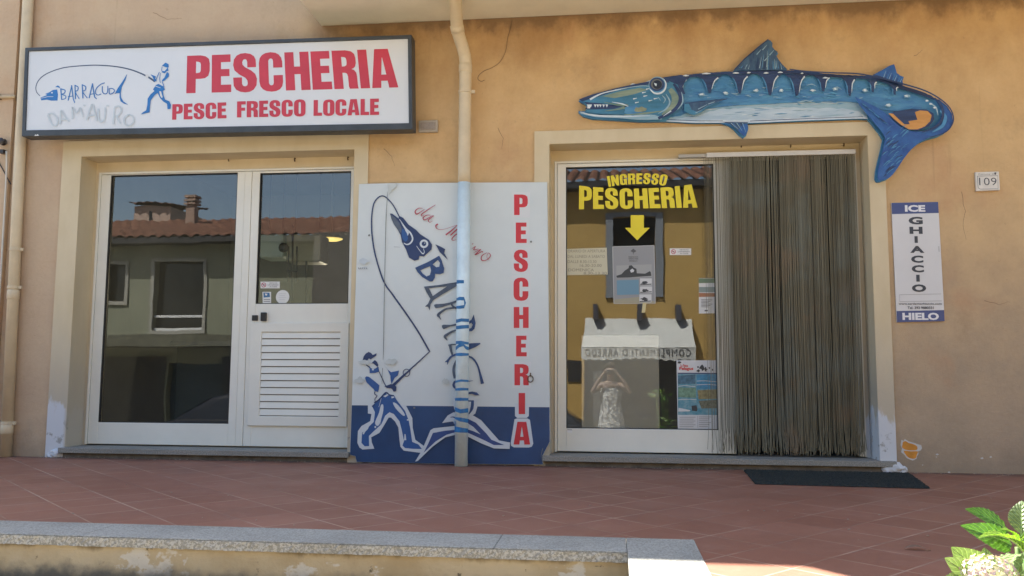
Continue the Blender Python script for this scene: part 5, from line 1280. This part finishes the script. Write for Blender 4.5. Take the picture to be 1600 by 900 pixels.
for k in range(120):
    x = rr.uniform(1072, 1420); y = rr.uniform(124, 162) + max(0, x - 1330) * .12; L = rr.uniform(5, 16)
    pt.line((TEALB, MIDB2, TEALB2, MIDB2, TEALB2, LITE)[rr.randrange(6)], [(x, y), (x + L * .5, y - rr.uniform(-2, 2)), (x + L, y - rr.uniform(-3, 3))], [.3, rr.uniform(.8, 2.4), .3], None)
strip(BACK, [(1038, 122.8), (1060, 119.4), (1100, 115.5), (1144, 113), (1231, 111.6), (1300, 117.4), (1345, 119.9), (1372, 121), (1410, 135.2), (1448, 148.5), (1466, 160)],
      [(1044, 131), (1062, 125), (1100, 120), (1144, 117.5), (1231, 117), (1300, 122), (1345, 124.5), (1372, 128), (1400, 138.5), (1430, 147.5), (1456, 157)], .5)
# hanging dark wedges
for x, y0, y1, wd in ((1062, 122, 152, 16), (1108, 119, 147, 22), (1155, 117, 148, 20), (1202, 116, 151, 21), (1244, 117, 152, 20), (1285, 119, 145, 16), (1326, 122, 152, 13), (1362, 126, 146, 10), (1396, 134, 150, 9)):
    pt.poly(BACK, [(x - wd * .95, y0 + 1), (x + wd * .95, y0 + 1), (x + wd * .45, y0 + (y1 - y0) * .22), (x + wd * .22, y0 + (y1 - y0) * .6), (x + 1.8, y1), (x - 1.2, y1 - 1), (x - wd * .20, y0 + (y1 - y0) * .65), (x - wd * .42, y0 + (y1 - y0) * .25)])
    pt.line(MIDB2, [(x - wd * .55, y0 + 6), (x - wd * .3, y0 + (y1 - y0) * .5), (x - 3, y1)], [.8, 2.2, .5], None)
    pt.line(WHI, [(x + wd * .62, y0 + 4), (x + wd * .34, y0 + (y1 - y0) * .35), (x + 3.5, y1 - 6)], [2.2, 1.6, .5], None)
for x, y in ((1096, 149), (1133, 147), (1181, 143), (1220, 143), (1269, 143), (1304, 141), (1350, 143), (1386, 166), (1415, 152)):
    pt.poly(LITE, blob(x, y, 4.4, 2.4, 11, .4, x)); pt.poly(WHI, blob(x - .4, y - .3, 2.6, 1.5, 9, .4, x + 1))
for x0, x1, y in ((1096, 1110, 117.3), (1066, 1076, 120.5), (1144, 1154, 116.4), (1166, 1172, 116), (1192, 1200, 116.4), (1214, 1222, 115.5), (1250, 1254, 117), (1284, 1292, 124), (985, 993, 134), (1010, 1020, 129.5)):
    pt.line(WHI, [(x0, y), ((x0 + x1) / 2, y - .6), (x1, y - .3)], [.6, 2.6, .6], None)
for k in range(26):
    x = rr.uniform(1075, 1330); y = 153 + rr.uniform(-2, 4) - (x - 1075) * .012
    pt.line(LITE if k % 2 else TEALB, [(x, y), (x + rr.uniform(4, 12), y - .3)], .8, .3, False)
# fins
pt.part('dorsal_fin')
pt.poly(FINB, [(1146, 112.6), (1152, 106), (1159, 98), (1167, 90), (1175, 84), (1183, 77), (1191, 70), (1199, 64.5), (1203, 66), (1206, 70), (1205, 75), (1209, 80), (1214, 83.5), (1211, 88), (1215, 95), (1221, 103), (1229, 111)])
for k in range(40):
    t = rr.random(); x = 1152 + 74 * t; yb_ = 111.5; ang = -.9 + 1.2 * t
    top = min(abs(x - 1146) * .85, 44) if x < 1199 else max(8, 44 - (x - 1199) * 1.35)
    L = top * rr.uniform(.35, .85)
    x1 = x + L * .32 * (1.5 - 2.2 * t); c_ = (BACK, LITE, FINB, TEALB)[k % 4]
    pt.line(c_, [(x, yb_ - rr.uniform(0, 4)), (x1, yb_ - L)], rr.uniform(.7, 1.4), .3, False)
for x, y in ((1185, 83), (1194, 76), (1205, 84), (1197, 93)): pt.line(LITE, [(x - 4, y + 5), (x + 3, y - 3)], 1.6, .5, False)
pt.line(BACK, [(1146, 112.2), (1162, 95), (1183, 77), (1199, 64.3)], 1.8, 1.2, False)
pt.part('rear_fin'); pt.poly(TAILB, [(1363, 119), (1377, 111.5), (1387, 105.6), (1394.5, 103), (1396.5, 109), (1398.5, 116.5), (1404, 121), (1409.5, 123), (1407.5, 129), (1408.5, 134)])
for k in range(10): x = 1378 + 2.8 * k; pt.line((LITE, BACK, MIDB2)[k % 3], [(x, 124 + k * .9), (x + 4, 113 + k * 1.2)], 1.1, .3, False)
pt.line(BACK, [(1362, 119.4), (1384, 127), (1408, 135)], 2.4, 2, False)
pt.part('pelvic_fin'); pt.poly(FINB, [(1128, 192.8), (1140, 196.5), (1148, 203), (1155, 210.5), (1161, 215), (1165.5, 211), (1168, 203), (1167, 193.2)])
pt.poly(TAILB, [(1152, 206), (1160, 196), (1166, 196), (1167.5, 203), (1165, 211), (1161, 214.5)])
for k in range(7): pt.line((LITE, TAILB, BACK)[k % 3], [(1141 + k * 3, 194.5), (1152 + k * 2, 204 + k * .8)], 1.0, .3, False)
pt.part('pectoral_fin'); pt.poly(HEADT, [(1069, 164), (1085, 163), (1108, 160.5), (1134, 157.8), (1124, 161), (1105, 169), (1096, 177), (1084, 182), (1075, 180), (1068, 176)])
pt.poly(FINB, [(1075, 163.6), (1100, 160.6), (1134, 157.4), (1118, 163), (1102, 169), (1090, 178), (1080, 174)]); pt.line(BACK, [(1070, 164), (1100, 160.3), (1135, 157.2)], 1.4, .8, False)
for q in ([(1090, 173), (1104, 166)], [(1106, 165), (1116, 161.5)], [(1086, 179), (1096, 174)]): pt.line(LITE, q, 1.4, .5, False)
# head
pt.part('head')
pt.poly(HEADT, smooth_open([(912, 161), (930, 153), (970, 142.5), (1000, 136.5), (1030, 131), (1058, 131), (1066, 145), (1066, 160), (1058, 174), (1044, 184), (1030, 186.5)], 4) + [(1000, 182), (960, 181), (930, 180), (914, 177), (918, 172), (960, 172), (972, 169), (955, 166), (915, 166)])
pt.poly(BACK, smooth_open([(905, 157.8), (925, 150.5), (960, 141), (1000, 132.5), (1040, 125)], 4) + [(1046, 132), (1030, 131), (1000, 137.5), (965, 144), (930, 155), (910, 161)])
pt.poly(BACK, [(1034, 124), (1064, 119.6), (1072, 126), (1066, 138), (1056, 134), (1046, 130)])
pt.line(WHI, [(922, 158), (940, 149), (965, 143), (990, 138)], [3.2, 1.8, 1.4, .4], None); pt.line(LITE, [(960, 143), (1000, 137), (1015, 138)], [.5, 1.4, .5], None)
pt.poly(MATS['fish_olive'], [(940, 153), (970, 145), (1000, 140), (1012, 143), (990, 150), (960, 156)])
pt.poly(BACK, [(913, 162), (940, 164), (962, 168), (973, 169), (960, 172.5), (930, 173.5), (914, 173), (919, 168)])
pt.line(OLIVE, [(944, 162), (962, 166), (980, 168), (966, 173), (945, 176)], [.6, 2.5, 5, 2.5, .6], None); pt.line(WHI, [(956, 162), (972, 165), (982, 169)], [.5, 2, .8], None)
for x in (919, 923, 930, 934, 938, 943, 948): pt.poly(WHI, [(x - 2, 165.6), (x + 2.2, 166), (x + .3, 170.6)])
pt.poly(WHI, [(918, 166), (924, 166), (922, 172), (918, 172)])
strip(LITE, [(906, 177), (930, 181.5), (970, 182.5), (1010, 181.5), (1030, 184)], [(907, 179.5), (930, 185.2), (970, 187.3), (1000, 189.8), (1034, 189)], .6)
pt.line(WHI, [(908, 178), (930, 183), (970, 184.5), (1015, 183.5)], [.8, 2.2, 1.8, .5], None)
pt.poly(MIDB2, blob(988, 175, 14, 8, 16, .2, 5)); pt.poly(mat('fish_gold', (.25, .27, .17, 1), .5, .3, 25), blob(1000, 174, 12, 4, 14, .3, 8)); pt.line(OLIVE, [(975, 182), (1005, 180), (1035, 176)], [1, 3, 1], None)
for x, y in ((1006, 147.5), (1008, 153), (992, 157), (995, 163), (1016, 160), (1024, 157), (1012, 142)): pt.line(WHI, [(x - 3, y + .4), (x + 3, y - .8)], 2.0, .8, False)
pt.line(LITE, [(1034, 152), (1039, 158), (1036, 164)], [.6, 1.8, .6], None); pt.line(LITE, [(1028, 155), (1032, 160)], 1.4, .5, False)
# gill cover
pt.part('gill_cover')
pt.line(OLIVE, [(1046, 142), (1054, 155), (1050, 170), (1034, 182)], [6, 11, 9, 3], None)
pt.line(LITE, [(1040, 150), (1046, 162), (1040, 173), (1028, 180)], [.8, 2.4, 2.4, .8], None)
pt.line(BACK, [(1052, 134), (1061, 148), (1062, 162), (1050, 177), (1028, 187.5)], [3, 6, 6, 5, 4], None)
pt.line(LITE, [(1064, 146), (1066, 162), (1058, 174)], [.8, 2.2, .8], None); pt.line(WHI, [(1048, 176), (1036, 184)], 2.0, .6, False)
pt.poly(BACK, [(1056, 128), (1064, 134), (1070, 150), (1066, 150), (1060, 140)])
# eye
pt.part('eye')
pt.poly(LITE, rot_loop(1027, 136.5, 14, 13.6, 26)); pt.poly(MIDB2, rot_loop(1026.5, 136.6, 12.8, 12.4, 24)); pt.line(WHI, [(1015, 142), (1022, 148.4), (1031, 148.6), (1038, 143), (1040, 134), (1037, 127)], [1, 2.6, 2.8, 2.6, 2.0, .8], None); pt.poly(BACK, rot_loop(1026, 134.8, 11.8, 10.6, 24)); pt.poly(mat('fish_iris', (.13, .13, .11, 1), .4), rot_loop(1025.5, 134.6, 8.8, 8.2, 20)); pt.poly(PUP, rot_loop(1026.5, 135.2, 7.2, 6.8, 20)); pt.poly(WHI, [(1021, 132.5), (1026, 134), (1025, 138), (1023, 136.5)])
pt.part('tail')
# tail: dark lower lobe, curled loop with the ochre gap painted in
pt.poly(TAILB, smooth_open([(1333, 154), (1352, 163), (1372, 174), (1384, 183), (1398, 196), (1414, 206), (1436, 208), (1456, 200), (1466, 186), (1466, 172), (1456, 158)], 4) + [(1464, 158.5), (1476, 169), (1483.5, 181), (1485, 192), (1481, 201.5), (1474, 208.4), (1464.5, 213.3), (1447.5, 217.8), (1433.5, 224.5), (1420.5, 235.5), (1409.5, 249.5), (1399.5, 264.5), (1391.5, 275.5), (1384.5, 280.3), (1376, 283.8), (1370.5, 284.2), (1367.8, 280), (1368.8, 268), (1372.8, 250), (1377.8, 230), (1379.9, 218), (1374, 208), (1364.8, 197), (1352, 182), (1340, 167)])
pt.poly(BACK, [(1386, 182), (1394, 177), (1420, 173.5), (1444, 174), (1455, 180), (1456, 190), (1448, 200), (1430, 207), (1412, 204), (1400, 196)])
pt.poly(OCH, [(1385, 180), (1392, 180.5), (1402, 190), (1410, 197), (1418, 197), (1416, 192), (1430, 190), (1428, 184), (1426, 178), (1434, 175.5), (1446, 176.5), (1452, 183), (1450, 192), (1442, 200), (1430, 205), (1417, 205), (1405, 198), (1394, 189)])
for k in range(60):
    t = rr.random()
    x = 1374 + 40 * rr.random() * (1 - t * .55); y = 205 + 74 * t
    if x > 1428 - 42 * t or x < 1380 - 11 * t: continue
    a = rr.uniform(6, 14); pt.line((MIDB2, BACK, TAILB, TEALB)[k % 4], [(x, y), (x + a * .55, y - a * .55), (x + a, y - a * .75)], [.3, rr.uniform(.9, 2.0), .3], None)
for k in range(26):
    t = rr.random(); x = 1340 + 38 * t; y = 162 + 32 * t; pt.line((MIDB2, BACK, TEALB)[k % 3], [(x, y), (x + 9, y + 6)], [.4, 1.6], .3, False) if False else pt.line((MIDB2, BACK, TEALB)[k % 3], [(x, y), (x + 8, y + 5.5)], 1.4, .3, False)
pt.line(TEALB, [(1464, 176), (1472, 186), (1468, 200), (1452, 210)], [1, 6, 5, 1], None); pt.line(BACK, [(1456, 157), (1467, 170), (1468, 188), (1458, 201), (1436, 210)], [2, 4, 4, 3, 1], None)
pt.line(LITE, [(1448, 164), (1458, 172), (1461, 184)], [.6, 2.6, .6], None)
for x, y in ((1444, 161), (1450, 166), (1456, 172)): pt.poly(WHI, blob(x, y, 2.4, 1.4, 9, .3, x))
pt.line(BACK, [(1231, 112.3), (1260, 115.8), (1300, 117.9), (1345, 120.4), (1410, 136), (1448, 148.8), (1476, 168.5), (1485, 190), (1474, 209), (1448, 218)], [1.6, 2.0, 2.0, 2.2, 2.4, 2.2, 2.2, 2, 1.6, 1], None)
pt.line(BACK, [(1042, 190.2), (1085, 192.2), (1128, 192.4)], 1.1, .8, False); pt.line(BACK, [(1170, 192.6), (1260, 188.9), (1345, 186)], 1.1, .8, False)
pt.build('painting', fish)

# ================================================================== PLANT, LEAF, PERSON
dlf = thing('dry_leaf', (*PG(1430, 858), 0), 'small curled dry brown leaf lying on the red tiles at the right', 'leaf')
c = PG(1430, 859); m = MB()
m.grid(8, 4, lambda u, v: (c[0] + (u - .5) * .085, c[1] + (v - .5) * .035 * math.sin(math.pi * min(max(u, .03), .97)) , .004 + .016 * math.sin(math.pi * u) * (1 - .5 * abs(v - .5))))
obj('blade', m, mat('dry_leaf_brown', (.19, .115, .075, 1), .8, .25, 60), dlf)
obj('stalk', MB().tube([(c[0] + .03, c[1] - .03, .004), (c[0] + .055, c[1] - .012, .003)], .0015, 5), MATS['dry_leaf_brown'], dlf)

def leafmat(name, a, b, tr=.35, veins=True):
    g = NG(name)
    c = g.mix(g.ramp(g.noise(34, detail=5), .3, .7), a + (1,), b + (1,))
    h = g.noise(170, detail=3)
    if veins:
        uv = g.n.new('ShaderNodeUVMap'); sp = g.n.new('ShaderNodeSeparateXYZ'); g.l.new(uv.outputs[0], sp.inputs[0])
        av = g.math('ABSOLUTE', g.math('SUBTRACT', sp.outputs[1], .5))
        fr = g.math('FRACT', g.math('SUBTRACT', g.math('MULTIPLY', sp.outputs[0], 8.0), g.math('MULTIPLY', av, 4.2)))
        d_ = g.math('ABSOLUTE', g.math('SUBTRACT', fr, .5))
        vn = g.math('MAXIMUM', g.ramp(d_, .11, .02), g.ramp(av, .045, .015))
        fine = g.ramp(g.noise(120, detail=4), .45, .6)
        c = g.mix(g.math('MULTIPLY', fine, .25), c, tuple(v * .6 for v in a) + (1,))
        c = g.mix(g.math('MULTIPLY', vn, .55), c, tuple(min(1, v * 1.9 + .03) for v in b) + (1,))
        h = g.math('ADD', g.math('MULTIPLY', d_, 2.5), g.math('MULTIPLY', h, .4))
    g.bump(h, .55, .004)
    m = g.done(c, .5, .45)
    n = m.node_tree.nodes; l = m.node_tree.links
    t = n.new('ShaderNodeBsdfTranslucent'); g.put(g.mix(1.0, c, (1.2, 1.3, .6, 1), 'MULTIPLY'), t.inputs[0])
    mx = n.new('ShaderNodeMixShader'); mx.inputs[0].default_value = tr
    l.new(g.b.outputs[0], mx.inputs[1]); l.new(t.outputs[0], mx.inputs[2]); l.new(mx.outputs[0], n['Material Output'].inputs[0])
    return m
LEAF1 = leafmat('hydrangea_leaf', (.055, .14, .022), (.095, .22, .035)); LEAF2 = leafmat('hydrangea_young_leaf', (.13, .24, .02), (.19, .32, .03), .4); LEAF3 = leafmat('hydrangea_pale_leaf', (.15, .22, .085), (.22, .30, .13), .25)
PETAL = leafmat('petal_cream', (.66, .60, .44), (.72, .68, .58), .2, False); PETAL2 = leafmat('petal_pink', (.62, .40, .48), (.70, .54, .60), .2, False); STEM = mat('green_stem', (.10, .17, .03, 1), .6, .2, 20)
hb = PD(1580, 1005, 1.42)
hy = thing('hydrangea', (hb.x, hb.y, -.85), 'potted hydrangea with green leaves and a pale pink flower head at the lower right', 'plant')
obj('pot', MB().lathe((hb.x, hb.y, -.85), [(.15, .003), (.17, .02), (.22, .36), (.235, .365), (.235, .41), (.21, .41), (.205, .37)], 32), mat('terracotta_pot', (.40, .17, .09, 1), .85, .15, 10), hy, smooth=False)
obj('soil', MB().lathe((hb.x, hb.y, -.85), [(.19, .34), (.20, .375)], 24), mat('potting_soil', (.05, .035, .025, 1), .95, .3, 40), hy)
def make_leaf(base, tip, width, up, fold=.25, droop=.15, m=LEAF1, serr=.05):
    base, tip = Vector(base), Vector(tip); ax = tip - base; L = ax.length; d = ax.normalized()
    side = d.cross(Vector(up)).normalized(); nrm = side.cross(d).normalized()
    mb = MB(); nu, nv = 64, 10
    def f(u, v):
        s_ = (v - .5) * 2
        w_ = width * (math.sin(math.pi * min(1, u ** .78)) ** .8) * (1 - .25 * u) if 0 < u < 1 else 0
        w_ *= 1 + (serr * 2.2 * (.5 - (u * 21) % 1) if abs(s_) > .95 else 0)
        z_ = fold * w_ * abs(s_) - droop * L * (u - .5) ** 2 * 4 * .5 + .010 * L * math.sin(u * 52 + abs(s_) * 3.2) * abs(s_) * (1 - u)
        return tuple(base + d * (L * u) + side * (s_ * w_) + nrm * z_)
    mb.grid(nu, nv, f)
    ul = mb.bm.loops.layers.uv.new('leaf'); mb.bm.verts.index_update()
    for fc_ in mb.bm.faces:
        for lo in fc_.loops: k = lo.vert.index; lo[ul].uv = ((k % (nu + 1)) / nu, (k // (nu + 1)) / nv)
    o = obj('leaf', mb, m, hy, smooth=True)
    vein = MB(); q = [Vector(f(u, .5)) - nrm * .0008 for u in (0, .2, .4, .6, .8, .97)]
    vein.tube(q, [.0016, .0014, .0012, .001, .0007, .0004], 5)
    obj('vein', vein, mat('leaf_vein', (.28, .40, .13, 1), .6), o)
    return o
toc = lambda p: (CAM - Vector(p)).normalized()
def pleaf(bx, by, bd_, tx, ty, td, wpx, m, tilt=(0, 0, .4), fold=.25, droop=.12):
    b, t = PD(bx, by, bd_), PD(tx, ty, td)
    return make_leaf(b, t, wpx / F_PX * (bd_ + td) / 2, toc(b) + Vector(tilt), fold, droop, m)
pleaf(1578, 826, 1.42, 1511, 794, 1.36, 19, LEAF1, (-.1, 0, .45), .15, .06)
pleaf(1586, 852, 1.40, 1506, 821, 1.30, 22, LEAF1, (0, 0, .15), .15, .06)
pleaf(1602, 848, 1.40, 1531, 826, 1.24, 12, LEAF2, (0, 0, 1.4), .5)
pleaf(1596, 832, 1.42, 1597, 781, 1.45, 21, LEAF3, (0, -.2, .0))
pleaf(1592, 838, 1.40, 1566, 822, 1.34, 8, LEAF2, (0, 0, .8)); pleaf(1600, 845, 1.38, 1612, 796, 1.32, 12, LEAF2, (.4, 0, .3), .5)
pleaf(1540, 898, 1.36, 1488, 856, 1.32, 27, LEAF3, (-.3, 0, .25), .15, .05); pleaf(1536, 912, 1.34, 1479, 873, 1.27, 26, LEAF3, (-.2, 0, .2), .15, .05); pleaf(1520, 925, 1.33, 1482, 900, 1.25, 22, LEAF3, (0, 0, .3), .15)
pleaf(1545, 888, 1.42, 1538, 856, 1.42, 15, LEAF3, (0, 0, .1)); pleaf(1588, 857, 1.42, 1566, 915, 1.30, 22, LEAF3, (-.3, 0, .3))
pleaf(1600, 868, 1.46, 1580, 925, 1.50, 18, LEAF1, (.3, 0, .3)); pleaf(1596, 866, 1.45, 1640, 870, 1.40, 22, LEAF1, (0, 0, .7)); pleaf(1575, 905, 1.30, 1612, 892, 1.22, 15, LEAF3, (0, 0, .9))
pleaf(1560, 880, 1.50, 1530, 930, 1.52, 22, LEAF1, (0, 0, .4)); pleaf(1600, 852, 1.52, 1650, 820, 1.55, 24, LEAF1, (0, 0, .5))
rr = random.Random(21)
for k in range(26):
    a = rr.uniform(0, 6.28); h_ = rr.uniform(.0, .24); r0 = .03 + .05 * rr.random(); r1 = r0 + rr.uniform(.08, .12)
    z = -.36 + h_ * 1.9
    b = Vector((hb.x + .04 + r0 * math.cos(a), hb.y + r0 * math.sin(a), z)); t = Vector((hb.x + .04 + r1 * math.cos(a), hb.y + r1 * math.sin(a), z + rr.uniform(-.02, .05)))
    make_leaf(b, t, rr.uniform(.028, .04), (0, 0, 1), .2, .3, (LEAF1, LEAF3, LEAF1)[k % 3])
j1 = PD(1590, 855, 1.42); j2 = PD(1548, 905, 1.36)
root = Vector((hb.x, hb.y, -.48))
for q in (j1, j2, PD(1600, 868, 1.46), PD(1640, 900, 1.45)):
    mid_ = (root + q) / 2 + Vector((.02, .01, .02)); obj('stem', MB().tube(smooth_open([tuple(root), tuple(mid_), tuple(q)], 5), .0045, 7), STEM, hy, smooth=True)
# flower head: many four petalled florets on a dome
fc = PD(1545, 897, 1.27); fm = {PETAL.name: (PETAL, MB()), PETAL2.name: (PETAL2, MB())}; RF = .033
for k in range(150):
    z = 1 - 2 * (k + .5) / 150; ph = k * 2.39996; r_ = math.sqrt(max(0, 1 - z * z)); nrm = Vector((r_ * math.cos(ph), r_ * math.sin(ph), z))
    if nrm.z < -.35: continue
    c0 = fc + Vector((nrm.x * RF * 1.15, nrm.y * RF, nrm.z * RF * .8)) * rr.uniform(.9, 1.08)
    t1 = nrm.orthogonal().normalized(); t2 = nrm.cross(t1); a0 = rr.uniform(0, 1.57); s_ = rr.uniform(.0045, .0065)
    col_ = PETAL2 if (rr.random() < .45 + .3 * (nrm.x > .2) - .2 * (abs(nrm.x) < .3)) else PETAL
    mb = fm[col_.name][1]
    for p_ in range(4):
        a = a0 + p_ * math.pi / 2; d = t1 * math.cos(a) + t2 * math.sin(a); e = nrm.cross(d)
        mb.bm.faces.new([mb.bm.verts.new(c0 + q) for q in (Vector(), d * s_ * .5 - e * s_ * .42 + nrm * .0012, d * s_ + nrm * rr.uniform(0, .003), d * s_ * .5 + e * s_ * .42 + nrm * .0012)])
fl_ = obj('flower_head', fm[PETAL.name][1], PETAL, hy); obj('pink_florets', fm[PETAL2.name][1], PETAL2, fl_)
obj('flower_core', MB().lathe(tuple(fc - Vector((0, 0, RF * .3))), [(.004, -.02), (RF * .7, -.004), (RF * .85, .01), (RF * .5, .024), (.004, .03)], 14), mat('flower_core', (.36, .38, .20, 1), .8), fl_)
obj('stem', MB().tube([tuple(fc - Vector((0, 0, .02))), tuple(j2), tuple(root)], .004, 7), STEM, hy, smooth=True)

gr = MB(); rr = random.Random(31)
for k in range(420):
    x = rr.uniform(-4.8, 2.9); y = -.01 - abs(rr.gauss(0, .05)) if k < 300 else rr.uniform(-2.6, -.1); r_ = rr.uniform(.0015, .005)
    bmesh.ops.create_icosphere(gr.bm, subdivisions=1, radius=r_, matrix=Matrix.Translation((x, y, r_ * .5)) @ Matrix.Diagonal((rr.uniform(.7, 1.6), rr.uniform(.7, 1.4), .6, 1)))
prop(obj('grit', gr, mat('plaster_grit', (.40, .33, .26, 1), .95, .4, 30)), 'fine plaster grit and dust scattered along the foot of the shop wall', 'grit', kind='stuff')

# ---- the photographer, who shows only as a reflection in the right window
pe = thing('person', (0, -6.52, -.85), 'person in pale patterned dress holding up a phone, reflected in the right window', 'person')
SKIN = mat('skin', (.27, .19, .15, 1), .5, .08, 6)
E_ = []; V_ = []; Rd = []
def vtx(p, r): V_.append(Vector((p[0], -6.52 + p[1], -.85 + p[2]))); Rd.append(r); return len(V_) - 1
def chain(start, items):
    k = start
    for p, r in items:
        n_ = vtx(p, r); E_.append((k, n_)); k = n_
    return k
pel = vtx((0, 0, .92), .125)
chest = chain(pel, [((0, .0, 1.06), .105), ((0, -.01, 1.22), .115), ((0, -.005, 1.32), .085)])
chain(chest, [((0, .01, 1.40), .048), ((0, .02, 1.47), .055), ((0, .03, 1.545), .088), ((0, .015, 1.615), .078)])
for s in (-1, 1):
    chain(pel, [((s * .09, .01, .82), .085), ((s * .10, .02, .48), .055), ((s * .10, -.01, .30), .050), ((s * .10, -.02, .10), .034), ((s * .105, .02, .045), .036), ((s * .12, .12, .03), .028)])
    wr = chain(chest, [((s * .10, -.005, 1.34), .060), ((s * .17, .0, 1.33), .052), ((s * .26, .07, 1.24), .042), ((s * .30, .12, 1.22), .038), ((s * .19, .17, 1.40), .032), ((s * .115, .19, 1.50), .024), ((s * .085, .195, 1.535), .027)])
    for i, (dx, dz, L) in enumerate(((.0, .03, .055), (.004, .018, .062), (.004, .004, .058), (.0, -.012, .046))):
        chain(wr, [((s * (.082 + dx), .20, 1.545 + dz), .0085), ((s * (.070 + dx), .222, 1.55 + dz), .008), ((s * (.045 + dx), .226, 1.552 + dz), .007)])
    chain(wr, [((s * .075, .185, 1.52), .010), ((s * .055, .183, 1.53), .009), ((s * .04, .186, 1.535), .008)])
me = bpy.data.meshes.new('body'); me.from_pydata([v - Vector((0, -6.52, -.85)) for v in V_], E_, [])
bo = bpy.data.objects.new('body', me); C.objects.link(bo); bo.parent = pe; me.materials.append(SKIN)
sk = bo.modifiers.new('skin', 'SKIN'); ss = bo.modifiers.new('sub', 'SUBSURF'); ss.levels = 1; ss.render_levels = 2
if not me.skin_vertices: 
    bpy.context.view_layer.objects.active = bo
for i, v in enumerate(me.skin_vertices[0].data): v.radius = (Rd[i], Rd[i] * (.8 if Rd[i] > .1 else 1)); v.use_root = (i == 0)
# face, hair, dress
g = NG('patterned_dress'); d_ = g.ramp(g.noise(26, detail=2), .47, .52); DRESS = g.done(g.mix(d_, (.16, .17, .18, 1), (.48, .49, .48, 1)), .8, .2)
dm = MB(); nseg = 40
prof_ = [(.145, 1.30), (.165, 1.22), (.15, 1.08), (.17, .95), (.195, .80), (.24, .45), (.27, .22)]
rows = []
for r_, h_ in prof_:
    rows.append([dm.bm.verts.new((r_ * (1 + .035 * math.sin(a * 9) * (1.3 - h_)) * math.cos(a), -6.52 + r_ * .82 * math.sin(a) * (1 + .03 * math.sin(a * 9) * (1.3 - h_)), -.85 + h_)) for a in [2 * math.pi * k / nseg for k in range(nseg)]])
for A, B in zip(rows, rows[1:]):
    for k in range(nseg): dm.bm.faces.new((A[k], A[(k + 1) % nseg], B[(k + 1) % nseg], B[k]))
obj('dress', dm, DRESS, pe, smooth=True)
for s in (-1, 1): obj('strap', MB().tube([(s * .07, -6.42, .40), (s * .075, -6.50, .52), (s * .07, -6.61, .42)], .010, 6), DRESS, pe)
hm = MB(); bmesh.ops.create_uvsphere(hm.bm, u_segments=20, v_segments=12, radius=1, matrix=Matrix.Translation((0, -6.53, .735)) @ Matrix.Diagonal((.098, .105, .125, 1)))
for v in hm.bm.verts:
    if v.co.y > -6.50 and v.co.z < .79: v.co.y = -6.50
obj('hair', hm, mat('dark_hair', (.035, .022, .015, 1), .6, .2, 40), pe, smooth=True)
fm_ = MB()
bmesh.ops.create_icosphere(fm_.bm, subdivisions=2, radius=.014, matrix=Matrix.Translation((0, -6.398, .675)))
obj('nose', fm_, SKIN, pe, smooth=True)
for s in (-1, 1):
    e_ = MB(); bmesh.ops.create_icosphere(e_.bm, subdivisions=2, radius=.011, matrix=Matrix.Translation((s * .032, -6.41, .705))); obj('eye', e_, PALE, pe, smooth=True)
obj('mouth', MB().box(-.022, .022, -6.412, -6.402, .632, .641), mat('lips', (.35, .10, .09, 1), .5), pe)
ph = thing('phone', (0, -6.325, .62), 'dark phone held up to the face of the person reflected in the window', 'phone')
obj('case', MB().box(-.072, .072, -6.331, -6.322, .655, .728), BLACK, ph, bevel=.004)
obj('lens', MB().lathe((.0, -6.322, .693), [(.006, 0), (.006, .003)], 12, 'Y'), DARKGL, ph)
